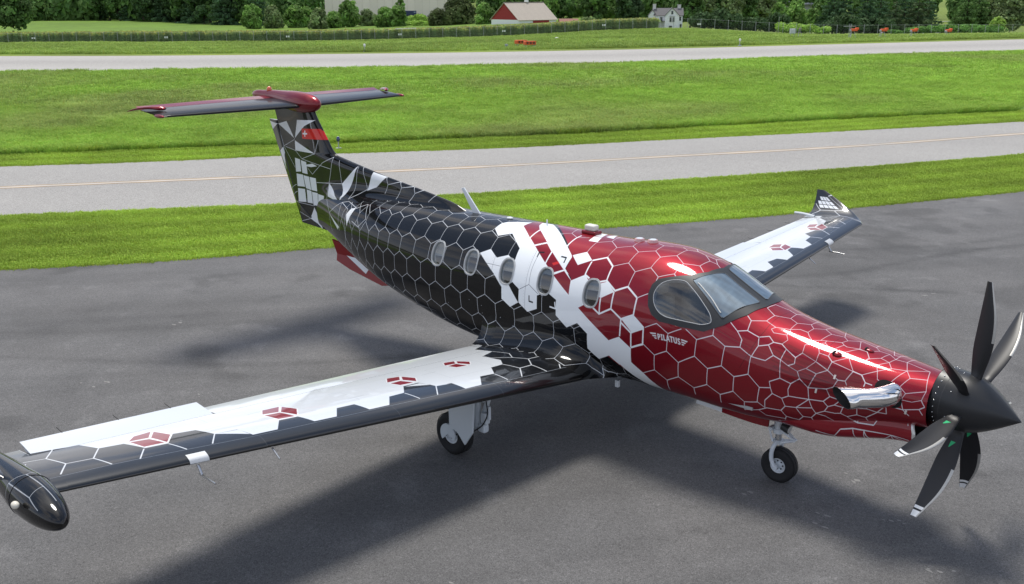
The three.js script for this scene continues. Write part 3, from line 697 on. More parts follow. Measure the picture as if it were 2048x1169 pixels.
{ // white farmhouse
  const root = facade(tag(group('farmhouse'), 'white two-storey farmhouse with grey roofs and two chimneys', 'house'), px(1340), 330, -0.10);
  const white = std({ color: C(0.90, 0.91, 0.92), roughness: 0.75, bumpMap: boardTile, bumpScale: 0.02 }), slate = std({ color: C(0.15, 0.15, 0.16), roughness: 0.7, map: slateTile }), brick = std({ color: C(0.66, 0.64, 0.62), roughness: 0.9 });
  const y0 = 4.3;
  mesh('wall', join([box(8.6, y0 + 1, 5, 0.1, (y0 - 1) / 2, -1), box(4.2, y0 + 1, 4, 1.0, (y0 - 1) / 2, 3)]), white, root);
  for (const x of [-4.1, 4.3]) mesh('gable', gableWall(5, y0, 2.0, 0.2, x), white, root).position.z = -1;
  const rg = group('roof', root);
  for (const g of gableRoof(8.6, 5, y0, 2.0, 0.3, 0.12)) { g.translate(0.1, 0, -1); mesh('roof_slope', wallUV(g, 1.6), slate, rg); }
  const fg = gableWall(4.2, y0, 2.25, 0.2, 0); fg.rotateY(-Math.PI / 2); fg.translate(1.0, 0, 4.9);
  mesh('gable', fg, white, root);
  for (const g of gableRoof(5.6, 4.2, y0, 2.2, 0.25, 0.12)) { g.rotateY(Math.PI / 2); g.translate(1.0, 0, 2.3); mesh('roof_slope', wallUV(g, 1.6), slate, rg); }
  const bg = gableWall(2.4, 4.3, 1.5, 0.2, 0); bg.rotateY(-Math.PI / 2); bg.translate(-4.9, 0, 1.0);
  mesh('wall', box(2.4, 5.2, 2.6, -4.9, 1.7, -0.3), white, root); mesh('gable', bg, white, root);
  for (const g of gableRoof(3, 2.4, 4.3, 1.5, 0.2, 0.1)) { g.rotateY(Math.PI / 2); g.translate(-4.9, 0, -0.3); mesh('roof_slope', wallUV(g, 1.6), slate, rg); }
  for (const [x, z, h] of [[-4.3, -1, 7.5], [3.4, -1.2, 7.3]]) mesh('chimney', join([box(1.0, 2.2, 0.8, x, h - 1.1, z), box(1.16, 0.16, 0.96, x, h + 0.05, z)]), brick, root);
  for (const [x, y, z, w, h] of [[0.55, 3.0, 5.0, 0.55, 1.3], [1.45, 3.0, 5.0, 0.55, 1.3], [1.0, 5.1, 5.02, 0.5, 0.9], [0.6, 0.7, 5.0, 0.9, 0.9], [3.7, 3.2, 1.5, 0.5, 1.1], [-2.2, 3.0, 1.5, 0.7, 1.3], [3.9, 0.9, 1.5, 0.5, 1.3]]) windowUnit(root, x, y, z, w, h);
  mesh('cornice', box(1.7, 0.16, 0.3, 1.0, 4.05, 5.12), std({ color: C(0.35, 0.36, 0.38) }), root);
  const porch = group('porch', root);
  mesh('porch_roof', wallUV(box(3.2, 0.14, 2.2, -2.4, 2.5, 2.5), 1.6), slate, porch);
  for (const x of [-3.7, -2.5, -1.3]) mesh('porch_post', box(0.14, 2.8, 0.14, x, 1.0, 3.4), white, porch);
}
{ // beige warehouse with a blue trailer before it
  const root = facade(tag(group('warehouse'), 'long beige warehouse of wall panels behind the tree belt', 'warehouse'), px(780), 540, 0.06);
  const wall = std({ color: C(0.56, 0.50, 0.44), roughness: 0.8 });
  const tone = [0, 1, 2].map((k) => std({ color: C(0.84 + 0.02 * k, 0.76 + 0.018 * k, 0.68 + 0.018 * k), roughness: 0.8 }));
  for (let k = 0; k < 17; k++) mesh('wall_panel', box(3.74, 14, 0.3, -30.4 + k * 3.8, 6.2, 0, 0.02), tone[k % 3], root);
  mesh('wall', join([box(0.3, 13.8, 40, -32.2, 6.1, -20.2), box(0.3, 13.8, 40, 32.2, 6.1, -20.2), box(64.8, 13.6, 0.12, 0, 6.0, -0.25)]), wall, root);
  mesh('roof', box(65.4, 0.4, 41, 0, 13.3, -20), std({ color: C(0.35, 0.35, 0.35) }), root);
  mesh('dock_door', box(2.8, 3.4, 0.1, 22.5, 1.4, 0.22), std({ color: C(0.05, 0.05, 0.06) }), root);
  mesh('kerb_strip', box(64, 0.5, 0.4, 0, -0.9, 6), std({ color: C(0.75, 0.74, 0.7) }), root);
  const tr = facade(tag(group('trailer'), 'dark blue box trailer parked before the beige warehouse', 'trailer'), px(826), 520, 0.06);
  const blue = std({ color: C(0.02, 0.035, 0.11), roughness: 0.5 }), dark = std({ color: C(0.02, 0.02, 0.02) });
  mesh('body', box(6.8, 2.2, 2.4, -1.2, 2.1, 0, 0.06), blue, tr);
  mesh('chassis', box(9.6, 0.25, 1.8, 0, 0.85, 0), dark, tr);
  mesh('flatbed', box(2.6, 0.7, 2.2, 3.6, 1.3, 0, 0.05), dark, tr);
  for (const x of [-3.6, -2.5, 3.0, 4.0]) { const g = new THREE.CylinderGeometry(0.5, 0.5, 2.3, 18); g.rotateX(Math.PI / 2); const w = mesh('wheel', g, dark, tr); w.position.set(x, 0.5, 0); }
  mesh('logo_panel', box(0.9, 0.5, 0.02, 1.4, 2.5, 1.212), std({ color: C(0.3, 0.35, 0.5) }), tr);
  tr.position.y += 1.0;
}
{ // grey industrial roofs seen between the trees
  const root = facade(tag(group('industrial_hall'), 'low grey industrial hall seen between trees above the fence pole', 'hall'), px(1598), 640, 0);
  const g1 = std({ color: C(0.55, 0.56, 0.58), roughness: 0.7 }), g2 = std({ color: C(0.30, 0.31, 0.33), roughness: 0.7 });
  mesh('wall', box(44, 5, 22, 0, 2, 0), g1, root);
  for (const g of gableRoof(44, 22, 4.4, 3.2, 0.6, 0.3)) mesh('roof', wallUV(g, 3), g1, root);
  mesh('eave_band', box(45, 0.7, 0.5, 0, 3.9, 11.6), g2, root);
  const b = facade(tag(group('industrial_hall'), 'pale hall wall seen above the white farmhouse', 'hall'), px(1306), 620, 0);
  mesh('wall', box(16, 8, 16, 0, 3, 0), g1, b);
  for (const g of gableRoof(16, 16, 7, 2.4, 0.4, 0.3)) mesh('roof', g, g2, b);
  for (const x of [-5, 0, 5]) mesh('dock_door', box(2.6, 3, 0.1, x, 1, 8.06), g2, b);
}
{ // pale farm tracks and paddocks on the right
  const road = std({ color: C(0.50, 0.49, 0.48), roughness: 0.9 }), lines = [[[1955, 262], [1905, 290], [1868, 320], [1885, 352], [1912, 390]], [[1740, 330], [1790, 338], [1850, 345], [1920, 352], [2000, 365]], [[1840, 470], [1890, 475], [1960, 490]]];
  lines.forEach((pl, k) => {
    const c = new THREE.CatmullRomCurve3(pl.map(([x, w]) => V(px(x) * w, 0, w))), n = 60, wd = k === 0 ? 2.4 : 1.6;
    const g = sheet(n, 1, (i, j) => { const p = c.getPoint(i / n), t = c.getTangent(i / n), s = (j - 0.5) * 2 * wd, l = p.x + t.z * s, w = p.z - t.x * s; return at(l, w, height(p.x, p.z) + 0.22); });
    structure(mesh('path', g, road));
  });
}
// ------------------------------------------------------------------ airfield equipment
const orange = std({ color: C(0.78, 0.12, 0.025), roughness: 0.55 }), galv = std({ color: C(0.45, 0.46, 0.47), roughness: 0.45, metalness: 0.6 });
{ // approach-path light boxes left of the barn
  const make = (label) => {
    const o = tag(group('approach_light_box'), label, 'light box');
    mesh('housing', box(1.34, 0.42, 0.75, 0, 0.62, 0, 0.05), orange, o);
    mesh('hood', box(1.30, 0.05, 0.22, 0, 0.81, 0.44), orange, o);
    for (const x of [-0.4, 0, 0.4]) { const g = new THREE.CylinderGeometry(0.11, 0.11, 0.06, 16); g.rotateX(Math.PI / 2); mesh('lens', g, phys({ color: C(0.05, 0.04, 0.04), roughness: 0.1 }), o).position.set(x, 0.62, 0.39); }
    for (const [x, z] of [[-0.55, 0.28], [0.55, 0.28], [-0.55, -0.28], [0.55, -0.28]]) mesh('leg', rod(V(x, -0.05, z), V(x, 0.43, z), 0.035), galv, o);
    return o;
  };
  const a = make('orange light box on short legs, rear one of the overlapping pair'), b = make('orange light box on short legs, front one of the overlapping pair');
  facade(a, px(1044), 126, 0.5); facade(b, px(1062), 122, 0.35);
}
{ // four orange light units on stands at the far right
  const labs = ['orange light unit on a tall tripod stand below the dark pines', 'orange light unit on a stand, second from the left', 'orange light unit on a stand, third from the left', 'orange light unit on a low stand, nearest the right edge'];
  [[1715, 150, 1.15], [1775, 152, 1.0], [1836, 154, 0.85], [1906, 156, 0.7]].forEach(([x, w, h], k) => {
    const o = tag(group('runway_light_unit'), labs[k], 'runway light');
    mesh('housing', join([box(0.95, 0.34, 0.5, 0.05, h + 0.1, 0, 0.06), box(0.42, 0.30, 0.4, 0.52, h + 0.26, 0, 0.05)]), orange, o);
    mesh('lamp_head', box(0.3, 0.26, 0.36, -0.42, h + 0.02, 0, 0.04), galv, o);
    for (const [x2, z2] of [[-0.6, 0.3], [0.3, 0.35], [-0.2, -0.35], [-0.65, -0.2]]) mesh('leg', rod(V(x2, -0.1, z2), V(x2 * 0.35 - 0.1, h, z2 * 0.3), 0.028), galv, o);
    mesh('base_slab', box(1.6, 0.08, 0.9, -0.1, 0.02, 0), std({ color: C(0.6, 0.6, 0.57) }), o);
    if (k === 0) mesh('mast', join([rod(V(-0.7, 0, 0), V(-0.7, 2.1, 0), 0.03), rod(V(-0.45, 0, 0), V(-0.45, 2.1, 0), 0.03), rod(V(-0.7, 1.9, 0), V(-0.45, 1.6, 0), 0.02), rod(V(-0.7, 1.3, 0), V(-0.45, 1.0, 0), 0.02), rod(V(-1.6, 1.75, 0), V(0.3, 1.75, 0), 0.03)]), galv, o);
    facade(o, px(x), w, 0.2 + 0.1 * k);
  });
}
{ // grey cabinet and instrument frame
  const c = tag(group('equipment_cabinet'), 'pale grey cabinet on two legs in the grass bank', 'cabinet');
  mesh('housing', box(0.75, 0.72, 0.5, 0, 1.05, 0, 0.03), std({ color: C(0.60, 0.62, 0.64), roughness: 0.5 }), c);
  mesh('door', box(0.62, 0.6, 0.03, 0, 1.05, 0.262, 0.01), std({ color: C(0.55, 0.57, 0.6), roughness: 0.5 }), c);
  for (const x of [-0.26, 0.26]) mesh('leg', rod(V(x, -0.1, 0), V(x, 0.7, 0), 0.03), galv, c);
  facade(c, px(1592), 158, 0.1);
  const f = tag(group('instrument_frame'), 'spindly metal instrument frame right beside the grey cabinet', 'instrument frame');
  for (const [x, z] of [[-0.35, 0.25], [0.35, 0.25], [0, -0.35]]) mesh('leg', rod(V(x, -0.1, z), V(x * 0.3, 1.25, z * 0.3), 0.03), galv, f);
  mesh('instrument', join([box(0.3, 0.3, 0.3, 0.1, 1.35, 0, 0.04), rod(V(0.1, 1.4, 0), V(0.25, 1.9, 0), 0.03), box(0.5, 0.08, 0.08, -0.1, 0.8, 0, 0.02)]), std({ color: C(0.28, 0.24, 0.2) }), f);
  facade(f, px(1606), 158, 0.3);
}
{ // small edge lights
  const lamp = (name, label, cap, t, w, s) => {
    const o = tag(group(name), label, 'edge light');
    mesh('stem', rod(V(0, -0.03, 0), V(0, 0.26, 0), 0.022, 0.02), galv, o);
    mesh('base_plate', rod(V(0, 0, 0), V(0, 0.04, 0), 0.11, 0.10, 16), galv, o);
    const g = new THREE.LatheGeometry([[0.001, 0.44], [0.045, 0.42], [0.066, 0.36], [0.06, 0.29], [0.045, 0.26], [0.001, 0.26]].map(([a, b]) => new THREE.Vector2(a, b)), 18);
    mesh('lens', g, cap, o);
    facade(o, t, w, 0);
    o.scale.setScalar(s);
  };
  const blue = phys({ color: C(0.015, 0.03, 0.12), roughness: 0.15, clearcoat: 1 }), clear = phys({ color: C(0.75, 0.76, 0.74), roughness: 0.2 });
  lamp('taxiway_edge_light', 'blue taxiway edge light in the mown grass right of the tail fin', blue, -0.1697, 40.8, 1.15);
  lamp('runway_edge_light', 'white runway edge light before the maize, left of the barn', clear, px(728), 115.5, 2);
  lamp('runway_edge_light', 'white runway edge light below the chain-link fence, right of the house', clear, px(1487), 124.5, 2);
  const rock = mesh('marker_stone', new THREE.DodecahedronGeometry(0.28, 1), std({ color: C(0.6, 0.6, 0.58) }));
  rock.position.copy(at(px(1117) * 160, 160, height(px(1117) * 160, 160) + 0.12)); rock.scale.set(1.3, 0.7, 1);
  tag(rock, 'pale stone in the grass below the barn', 'stone');
  const bucket = tag(group('drum_marker'), 'small blue grey drum left of the orange light boxes', 'drum');
  mesh('body', rod(V(0, 0, 0), V(0, 0.42, 0), 0.2, 0.18, 16), std({ color: C(0.25, 0.30, 0.38) }), bucket);
  mesh('rim', new THREE.TorusGeometry(0.19, 0.02, 8, 20).rotateX(Math.PI / 2), galv, bucket).position.y = 0.42;
  facade(bucket, px(1015), 124, 0);
}

// ------------------------------------------------------------------ the aircraft: body shape
// s = metres aft of the spinner tip (world x = 6 - s); a = metres round the skin from the spine, to starboard
const ST = [0.86, 1.3, 1.8, 2.4, 2.9, 3.3, 3.8, 4.3, 4.7, 5.3, 6.5, 7.5, 8.4, 9.2, 10.2, 11.2, 12.0, 12.4];
const TOP = [1.914, 1.969, 2.037, 2.124, 2.248, 2.41, 2.622, 2.728, 2.736, 2.692, 2.673, 2.653, 2.633, 2.632, 2.599, 2.531, 2.45, 2.40];
const BOT = [1.315, 1.26, 1.09, 0.91, 0.851, 0.844, 0.85, 0.851, 0.849, 0.841, 0.79, 0.745, 0.817, 0.953, 1.179, 1.483, 1.715, 1.80];
const HW = [0.343, 0.443, 0.538, 0.624, 0.688, 0.744, 0.807, 0.84, 0.847, 0.842, 0.84, 0.843, 0.815, 0.764, 0.658, 0.455, 0.215, 0.10];
function curve(ys, x) {
  const n = ST.length;
  let i = 0;
  while (i < n - 2 && x > ST[i + 1]) i++;
  const m = (j) => { if (j === 0) return (ys[1] - ys[0]) / (ST[1] - ST[0]); if (j === n - 1) return (ys[j] - ys[j - 1]) / (ST[j] - ST[j - 1]); const h0 = ST[j] - ST[j - 1], h1 = ST[j + 1] - ST[j]; return (h0 * h0 * ys[j + 1] + (h1 * h1 - h0 * h0) * ys[j] - h1 * h1 * ys[j - 1]) / (h0 * h1 * (h0 + h1)); };
  const h = ST[i + 1] - ST[i], t = (x - ST[i]) / h, t2 = t * t, t3 = t2 * t;
  return (2 * t3 - 3 * t2 + 1) * ys[i] + (t3 - 2 * t2 + t) * h * m(i) + (-2 * t3 + 3 * t2) * ys[i + 1] + (t3 - t2) * h * m(i + 1);
}
const spow = (v, e) => Math.sign(v) * Math.pow(Math.abs(v), e);
function skinTheta(s, th) {
  const T = curve(TOP, s), B = curve(BOT, s), W = curve(HW, s), m = B + 0.52 * (T - B), c = Math.cos(th), q = Math.sin(th), n = q >= 0 ? 2.2 : 2.5;
  return V(6 - s, m + (q >= 0 ? T - m : m - B) * spow(q, 2 / n), W * spow(c, 2 / n));
}
const arcCache = new Map();
function arcs(s) {                                                   // skin distance from the spine against angle, starboard half
  const key = Math.round(s * 400);
  let t = arcCache.get(key);
  if (!t) {
    const n = 160, L = new Float32Array(n + 1);
    let p = skinTheta(s, Math.PI / 2);
    for (let i = 1; i <= n; i++) { const q = skinTheta(s, Math.PI / 2 - (i / n) * Math.PI); L[i] = L[i - 1] + p.distanceTo(q); p = q; }
    arcCache.set(key, (t = L));
  }
  return t;
}
function thetaOf(s, a) {
  const L = arcs(s), n = L.length - 1, b = Math.abs(a);
  let lo = 0, hi = n;
  while (hi - lo > 1) { const m = (lo + hi) >> 1; if (L[m] > b) hi = m; else lo = m; }
  const f = clamp((b - L[lo]) / Math.max(L[hi] - L[lo], 1e-6), 0, 1), th = Math.PI / 2 - ((lo + f) / n) * Math.PI;
  return a >= 0 ? th : Math.PI - th;
}
function arcAt(s, th) { const L = arcs(s), n = L.length - 1, u = clamp(((Math.PI / 2 - th) / Math.PI) * n, 0, n), i = Math.min(n - 1, Math.floor(u)); return lerp(L[i], L[i + 1], u - i); }
const skin = (s, a) => skinTheta(s, thetaOf(s, a));
function skinNormal(s, a) {
  const e = 0.01, p1 = skin(s + e, a), p0 = skin(s - e, a), q1 = skin(s, a + e), q0 = skin(s, a - e);
  return p1.sub(p0).cross(q1.sub(q0)).normalize().multiplyScalar(1);
}
{ const n = skinNormal(6, 0.3); if (n.y < 0) throw new Error('normal'); }
// a patch that follows the skin, from a polygon [s, a] (a kerbed plate when thick is given)
function skinPatch(poly, lift, level = 3, holes = []) {
  const v2 = (p) => p.map((q) => new THREE.Vector2(q[0], q[1])), P = v2(poly), Hs = holes.map(v2);
  if (!THREE.ShapeUtils.isClockWise(P)) P.reverse();
  Hs.forEach((h) => { if (THREE.ShapeUtils.isClockWise(h)) h.reverse(); });
  const all = [...P, ...Hs.flat()];
  let tris = THREE.ShapeUtils.triangulateShape(P, Hs).map((f) => f.map((k) => [all[k].x, all[k].y]));
  for (let k = 0; k < level; k++) tris = tris.flatMap(([a, b, c]) => { const m = (p, q) => [(p[0] + q[0]) / 2, (p[1] + q[1]) / 2], ab = m(a, b), bc = m(b, c), ca = m(c, a); return [[a, ab, ca], [ab, b, bc], [ca, bc, c], [ab, bc, ca]]; });
  const pos = [], nor = [];
  for (const t of tris) for (const [s, a] of t) { const n = skinNormal(s, a), p = skin(s, a).addScaledVector(n, lift); pos.push(p.x, p.y, p.z); nor.push(n.x, n.y, n.z); }
  const g = new THREE.BufferGeometry();
  g.setAttribute('position', new THREE.Float32BufferAttribute(pos, 3));
  g.setAttribute('normal', new THREE.Float32BufferAttribute(nor, 3));
  g.setAttribute('uv', new THREE.Float32BufferAttribute(new Float32Array((pos.length / 3) * 2), 2));
  return g;
}
// a raised lip along a closed outline on the skin
function skinRim(poly, r, lift, closed = true) {
  const pts = poly.map(([s, a]) => skin(s, a).addScaledVector(skinNormal(s, a), lift));
  return new THREE.TubeGeometry(new THREE.CatmullRomCurve3(pts, closed, 'catmullrom', 0.4), poly.length * 6, r, 6, closed).flat();
}
const mirrorZ = (g) => { const q = g.clone(); q.scale(1, 1, -1); const p = q.attributes.position, n = q.attributes.normal, uv = q.attributes.uv; const sw = (A, w) => { if (!A) return; for (let i = 0; i < A.count; i += 3) for (let k = 0; k < w; k++) { const a = A.array, t = a[(i + 1) * w + k]; a[(i + 1) * w + k] = a[(i + 2) * w + k]; a[(i + 2) * w + k] = t; } }; sw(p, 3); sw(n, 3); sw(uv, 2); return q; };

// ------------------------------------------------------------------ the paint scheme, laid out on the skin in metres
const NOSE_LINES = [
  '3.186 .646|3.073 .681|2.992 .732|2.987 .824;3.073 .681|2.967 .601|2.816 .591|2.785 .687|2.830 .842;3.052 .440|2.985 .468|2.967 .601',
  '2.985 .468|2.839 .353|2.815 .209|2.950 .156;2.950 .156|2.937 -.014|2.776 -.077|2.675 -.060|2.631 -.157;2.815 .209|2.735 .158|2.657 .107|2.675 -.060',
  '2.657 .107|2.550 .138|2.551 .303|2.518 .344|2.544 .393;2.839 .353|2.705 .368|2.735 .420|2.689 .449|2.544 .393|2.500 .448|2.538 .528',
  '2.705 .368|2.554 .298|2.461 .223|2.367 .212|2.358 .095|2.429 .029|2.550 .138;2.429 .029|2.432 -.153|2.631 -.157',
  '2.432 -.153|2.241 -.192|2.261 -.013|2.358 .095;2.261 -.013|2.150 .051|2.179 .254|2.261 .308|2.327 .257|2.367 .212',
  '2.150 .051|2.013 -.003|1.941 .063|1.968 .149|2.135 .232|2.179 .254;2.013 -.003|2.197 -.432|2.094 -.267|2.241 -.192',
  '2.261 .308|2.171 .320|2.116 .266|2.122 .222;2.116 .266|1.997 .336|1.924 .181|1.968 .149;1.924 .181|1.882 .193|1.752 .142|1.838 -.053|1.941 .063',
  '2.816 .591|2.709 .516|2.635 .556|2.678 .614|2.785 .687;2.635 .556|2.538 .528|2.466 .559|2.487 .702|2.583 .697|2.678 .614',
  '2.830 .842|2.658 .797|2.583 .697;2.466 .559|2.332 .599|2.320 .669|2.387 .723',
  '2.487 .702|2.387 .723|2.265 .735|2.177 .661|2.095 .545|2.278 .516|2.298 .405|2.171 .320;2.332 .599|2.278 .516;2.171 .320|2.105 .431|2.095 .545',
  '2.105 .431|1.994 .425|1.997 .336;1.994 .425|1.927 .473|1.938 .583|2.095 .545;1.927 .473|1.782 .344|1.852 .285|1.997 .336',
  '1.927 .473|1.670 .478|1.782 .344;1.852 .285|1.752 .142|1.663 .142|1.596 .232|1.617 .303;1.782 .344|1.566 .291',
  '4.254 1.344|4.087 1.225|3.914 1.274|3.927 1.510|4.108 1.654|4.271 1.574;3.914 1.274|3.738 1.115',
  '3.681 1.083|3.525 1.105|3.537 1.324|3.759 1.565|3.927 1.510;3.525 1.105|3.334 .918|3.343 .838;3.334 .918|3.164 .934|3.181 1.190|3.359 1.353|3.537 1.324',
  '3.164 .934|2.987 .825|2.835 .842|2.840 1.063|3.015 1.209|3.181 1.190;2.987 .825|2.988 .731;4.108 1.654|4.136 1.886|4.341 2.034',
  '4.136 1.886|3.974 1.967|3.781 1.786|3.759 1.565;3.974 1.967|4.027 2.230;3.781 1.786|3.580 1.808|3.380 1.589|3.359 1.353;3.580 1.808|3.597 1.949',
  '3.380 1.589|3.213 1.607|3.030 1.413|3.015 1.209;3.213 1.607|3.239 1.776;3.030 1.413|2.896 1.472|2.726 1.363|2.691 1.144|2.840 1.063',
  '2.897 1.478|2.927 1.649;2.691 1.144|2.556 1.075|2.574 1.007|2.452 .904|2.486 .707;2.556 1.075|2.531 1.136|2.624 1.276|2.636 1.391|2.725 1.357',
  '2.452 .904|2.317 .903|2.345 .989|2.336 1.067|2.415 1.136|2.531 1.136;2.317 .903|2.223 .803|2.265 .736;2.223 .803|2.114 .862|2.049 .671|2.177 .662',
  '2.049 .671|1.938 .584|1.800 .638|1.835 .734|1.907 .788|2.114 .862;2.114 .862|2.095 .997|2.336 1.067',
  '2.415 1.136|2.378 1.224|2.435 1.316|2.613 1.382|2.728 1.488|2.921 1.628;2.378 1.224|2.250 1.177|2.095 .997|1.931 .949|1.862 .859|1.907 .788',
  '2.250 1.177|2.182 1.285|2.247 1.384|2.389 1.393|2.435 1.316;2.250 1.177|2.064 1.096;2.095 .997|2.060 1.094|2.022 1.156|2.088 1.259|2.182 1.285',
  '1.931 .949|1.880 .994|1.922 1.077|2.022 1.156;1.880 .994|1.807 .940|1.742 .851|1.862 .859;1.742 .851|1.613 .842|1.714 .927|1.807 .940',
  '1.714 .927|1.746 1.024|1.808 1.055|1.922 1.077;1.613 .842|1.563 .867|1.571 .965|1.681 1.047|1.746 1.024;1.563 .867|1.459 .824|1.474 .774',
  '2.088 1.259|2.070 1.416;2.022 1.156|1.920 1.154|1.829 1.225;2.389 1.393|2.424 1.485;2.728 1.488|2.651 1.541|2.416 1.454',
  '1.800 .638|1.720 .614|1.670 .478|1.568 .475|1.509 .537|1.513 .585;1.720 .614|1.694 .652;1.571 .965|1.484 .972|1.427 .902',
  '1.681 1.047|1.647 1.092|1.562 1.151;1.671 .475|1.572 .477|1.436 .359|1.477 .289|1.619 .299;1.572 .477|1.509 .538|1.432 .531;1.509 .538|1.517 .587',
  '1.436 .359|1.400 .448|1.346 .461;1.436 .359|1.323 .253|1.386 .176|1.477 .289;1.323 .253|1.170 .196|1.261 .420;1.170 .196|1.099 .278|1.175 .460',
  '1.170 .196|1.245 .036|1.361 .068|1.386 .176|1.490 .156|1.586 .241;1.490 .156|1.464 -.002|1.361 .068|1.364 -.057|1.331 -.178',
  '1.665 .137|1.577 .015|1.464 -.002;1.757 .149|1.665 .137|1.586 .241|1.619 .299;1.577 .015|1.650 -.053|1.846 -.079;1.650 -.053|1.676 -.254',
  '1.532 -.266|1.419 -.018|1.364 -.057;1.532 -.266|1.331 -.178|1.261 -.236|1.216 -.303|1.245 .036;1.245 .036|0.975 .056|1.170 .196;1.099 .278|0.935 .208',
  '0.975 .056|0.935 .208|0.897 .344|1.084 .458|1.150 .423|1.184 .431;0.897 .344|0.918 .452|1.006 .515|1.117 .543|1.084 .458;1.157 .534|1.117 .543',
  '1.114 .547|1.090 .647|1.026 .693;0.919 .454|0.877 .509;1.090 .647|0.930 .561|0.877 .509;0.930 .561|0.891 .610;1.279 .663|1.260 .684|1.090 .647',
  '1.260 .684|1.257 .792;1.260 .684|1.353 .819|1.257 .792;1.353 .819|1.458 .824|1.472 .772;1.353 .819|1.484 .971|1.570 .966;1.484 .971|1.481 1.281',
  '5.546 .265|5.362 .160|5.153 .320|5.153 .538;5.546 .265|5.531 .497;5.362 .160|5.435 -.118;5.153 .320|4.945 .240|4.760 .365|4.768 .586|4.977 .669',
  '4.945 .240|4.980 -.001|4.860 -.019;4.760 .365|4.551 .271|4.400 .376|4.411 .585|4.597 .693|4.768 .586;4.597 .693|4.609 .903',
  '4.551 .271|4.563 .074|4.686 .021;4.563 .074|4.454 .016;4.400 .376|4.234 .247|4.065 .342|4.070 .547|4.245 .673|4.411 .585',
  '4.234 .247|4.240 .009|4.339 -.041;4.240 .009|4.138 -.081|4.223 -.179;4.138 -.081|4.013 -.072|3.876 .029|3.884 .240|4.065 .342;3.884 .240|3.784 .305',
  '4.070 .547|4.036 .566;3.876 .029|3.779 .007|3.873 -.099|4.013 -.072;3.779 .007|3.708 .047;3.873 -.099|3.865 -.221;4.245 .673|4.246 .758',
  '4.425 1.013|4.276 .912;6.280 .232|6.108 .137|5.926 .237|5.756 .164;6.108 .137|6.270 -.296'
].join(";");
const THICK_LINES = [
  '5.356 .620|5.153 .538|4.977 .669|4.973 .878|5.090 .910;5.351 .637|5.359 .840|5.266 .879;4.973 .878|4.791 .993|4.613 .908|4.431 1.014',
  '4.430 1.015|4.441 1.239|4.631 1.335|4.808 1.233|4.803 1.010;4.808 1.233|4.996 1.327|5.123 1.248;4.996 1.327|5.000 1.117;4.631 1.335|4.649 1.571',
  '4.628 1.383|4.466 1.483|4.471 1.685;4.466 1.478|4.276 1.366|4.283 1.579|4.471 1.685;5.915 .149|5.925 .262|5.922 .470'
].join(";");
const WHITE_CELLS = [
  '5.722 .596|5.533 .495|5.358 .618|5.548 .727;5.042 1.098|5.000 1.117|4.797 1.010|4.961 .892|5.092 .936;4.618 1.342|4.434 1.242|4.260 1.346|4.455 1.475',
  '7.376 .853|7.197 .763|7.019 .870|6.818 .797|6.657 .889|6.610 1.160|6.678 1.209|6.478 1.433|6.640 1.531|6.809 1.439|6.813 1.269|6.985 1.112'
].join(";");
const WHITE_BAND = [
  '7.351 .151|7.408 .230|7.394 .400|7.221 .527|7.005 .433|6.843 .550|6.678 .664|6.657 .889|6.624 1.153|6.472 1.237|6.470 1.432|6.300 1.536|6.118 1.455|6.118 1.262|5.940 1.182|5.764 1.256|5.763 1.473|5.571 1.610|5.377 1.509|5.207 1.631|5.234 1.858|5.074 2.007|4.867 1.905|4.711 2.028|4.712 2.014|4.462 2.265|4.347 2.459|4.157 2.389|4.229 2.199|4.341 2.034|4.497 1.911|4.471 1.695|4.533 1.660|4.643 1.595|4.655 1.578|4.836 1.667|5.361 1.292|5.264 1.237|5.042 1.098|5.355 .838|5.558 .952|5.727 .808|5.711 .632|5.734 .599|6.698 -.119|6.830 -.104'
].join(";");
const RED_CELLS = [
  '6.996 .196|6.649 .441|6.653 .218|6.790 .080|6.968 -.252|7.020 -.071;6.625 .452|6.464 .556|6.295 .467|6.623 .235',
  '6.434 .578|6.109 .791|6.104 .610|6.270 .492;6.088 .804|5.923 .908|5.750 .829|6.078 .618;5.892 .933|5.550 1.147|5.565 .953|5.728 .846',
  '5.708 .638|5.560 .740|5.569 .924|5.718 .812;5.530 .747|5.381 .640|5.364 .845|5.531 .922',
  '5.361 1.292|5.258 1.236|5.118 1.238|4.996 1.337|4.811 1.257|4.635 1.355|4.655 1.568|4.836 1.667;5.000 1.117|5.011 1.299|5.092 1.240|5.054 1.099',
  '4.989 1.111|4.823 1.042|4.822 1.225|4.980 1.295;4.616 1.395|4.472 1.484|4.481 1.668|4.637 1.574;4.443 1.482|4.286 1.385|4.294 1.578|4.452 1.659'
].join(";");
const EXIT_MARKS = [
  '6.291 .739|6.296 .659|6.209 .647;5.892 .652|5.798 .655|5.793 .737;6.268 1.291|6.265 1.373|6.191 1.377;5.877 1.372|5.770 1.380|5.785 1.287',
  '6.283 .684|6.301 .945|6.290 1.140|6.464 1.239;6.290 1.140|6.104 1.239'
].join(";");
const REAR_WHITE = [
  '11.714 .471|11.231 .765|11.292 .809;10.773 .440|10.904 .760|10.990 .556|10.902 .446'
].join(";");
const REAR_LINES = [
  '11.331 .307|11.285 .479|11.258 .765;11.331 .307|11.010 .459|10.972 .962;11.331 .307|11.708 .460|11.965 .188;11.708 .460|11.627 .813',
  '11.331 .307|11.139 .288|10.749 .445|10.521 .344|10.322 .646|10.493 .784|10.744 .684'
].join(";");
const ROOF_SQUARES = [
  '5.694 .261|5.736 .089|5.602 .084|5.541 .252;5.737 .074|5.799 -.125|5.692 -.149|5.611 .073;5.578 .024|5.583 -.251|5.421 .057;5.519 -.263|5.304 -.131'
].join(";");
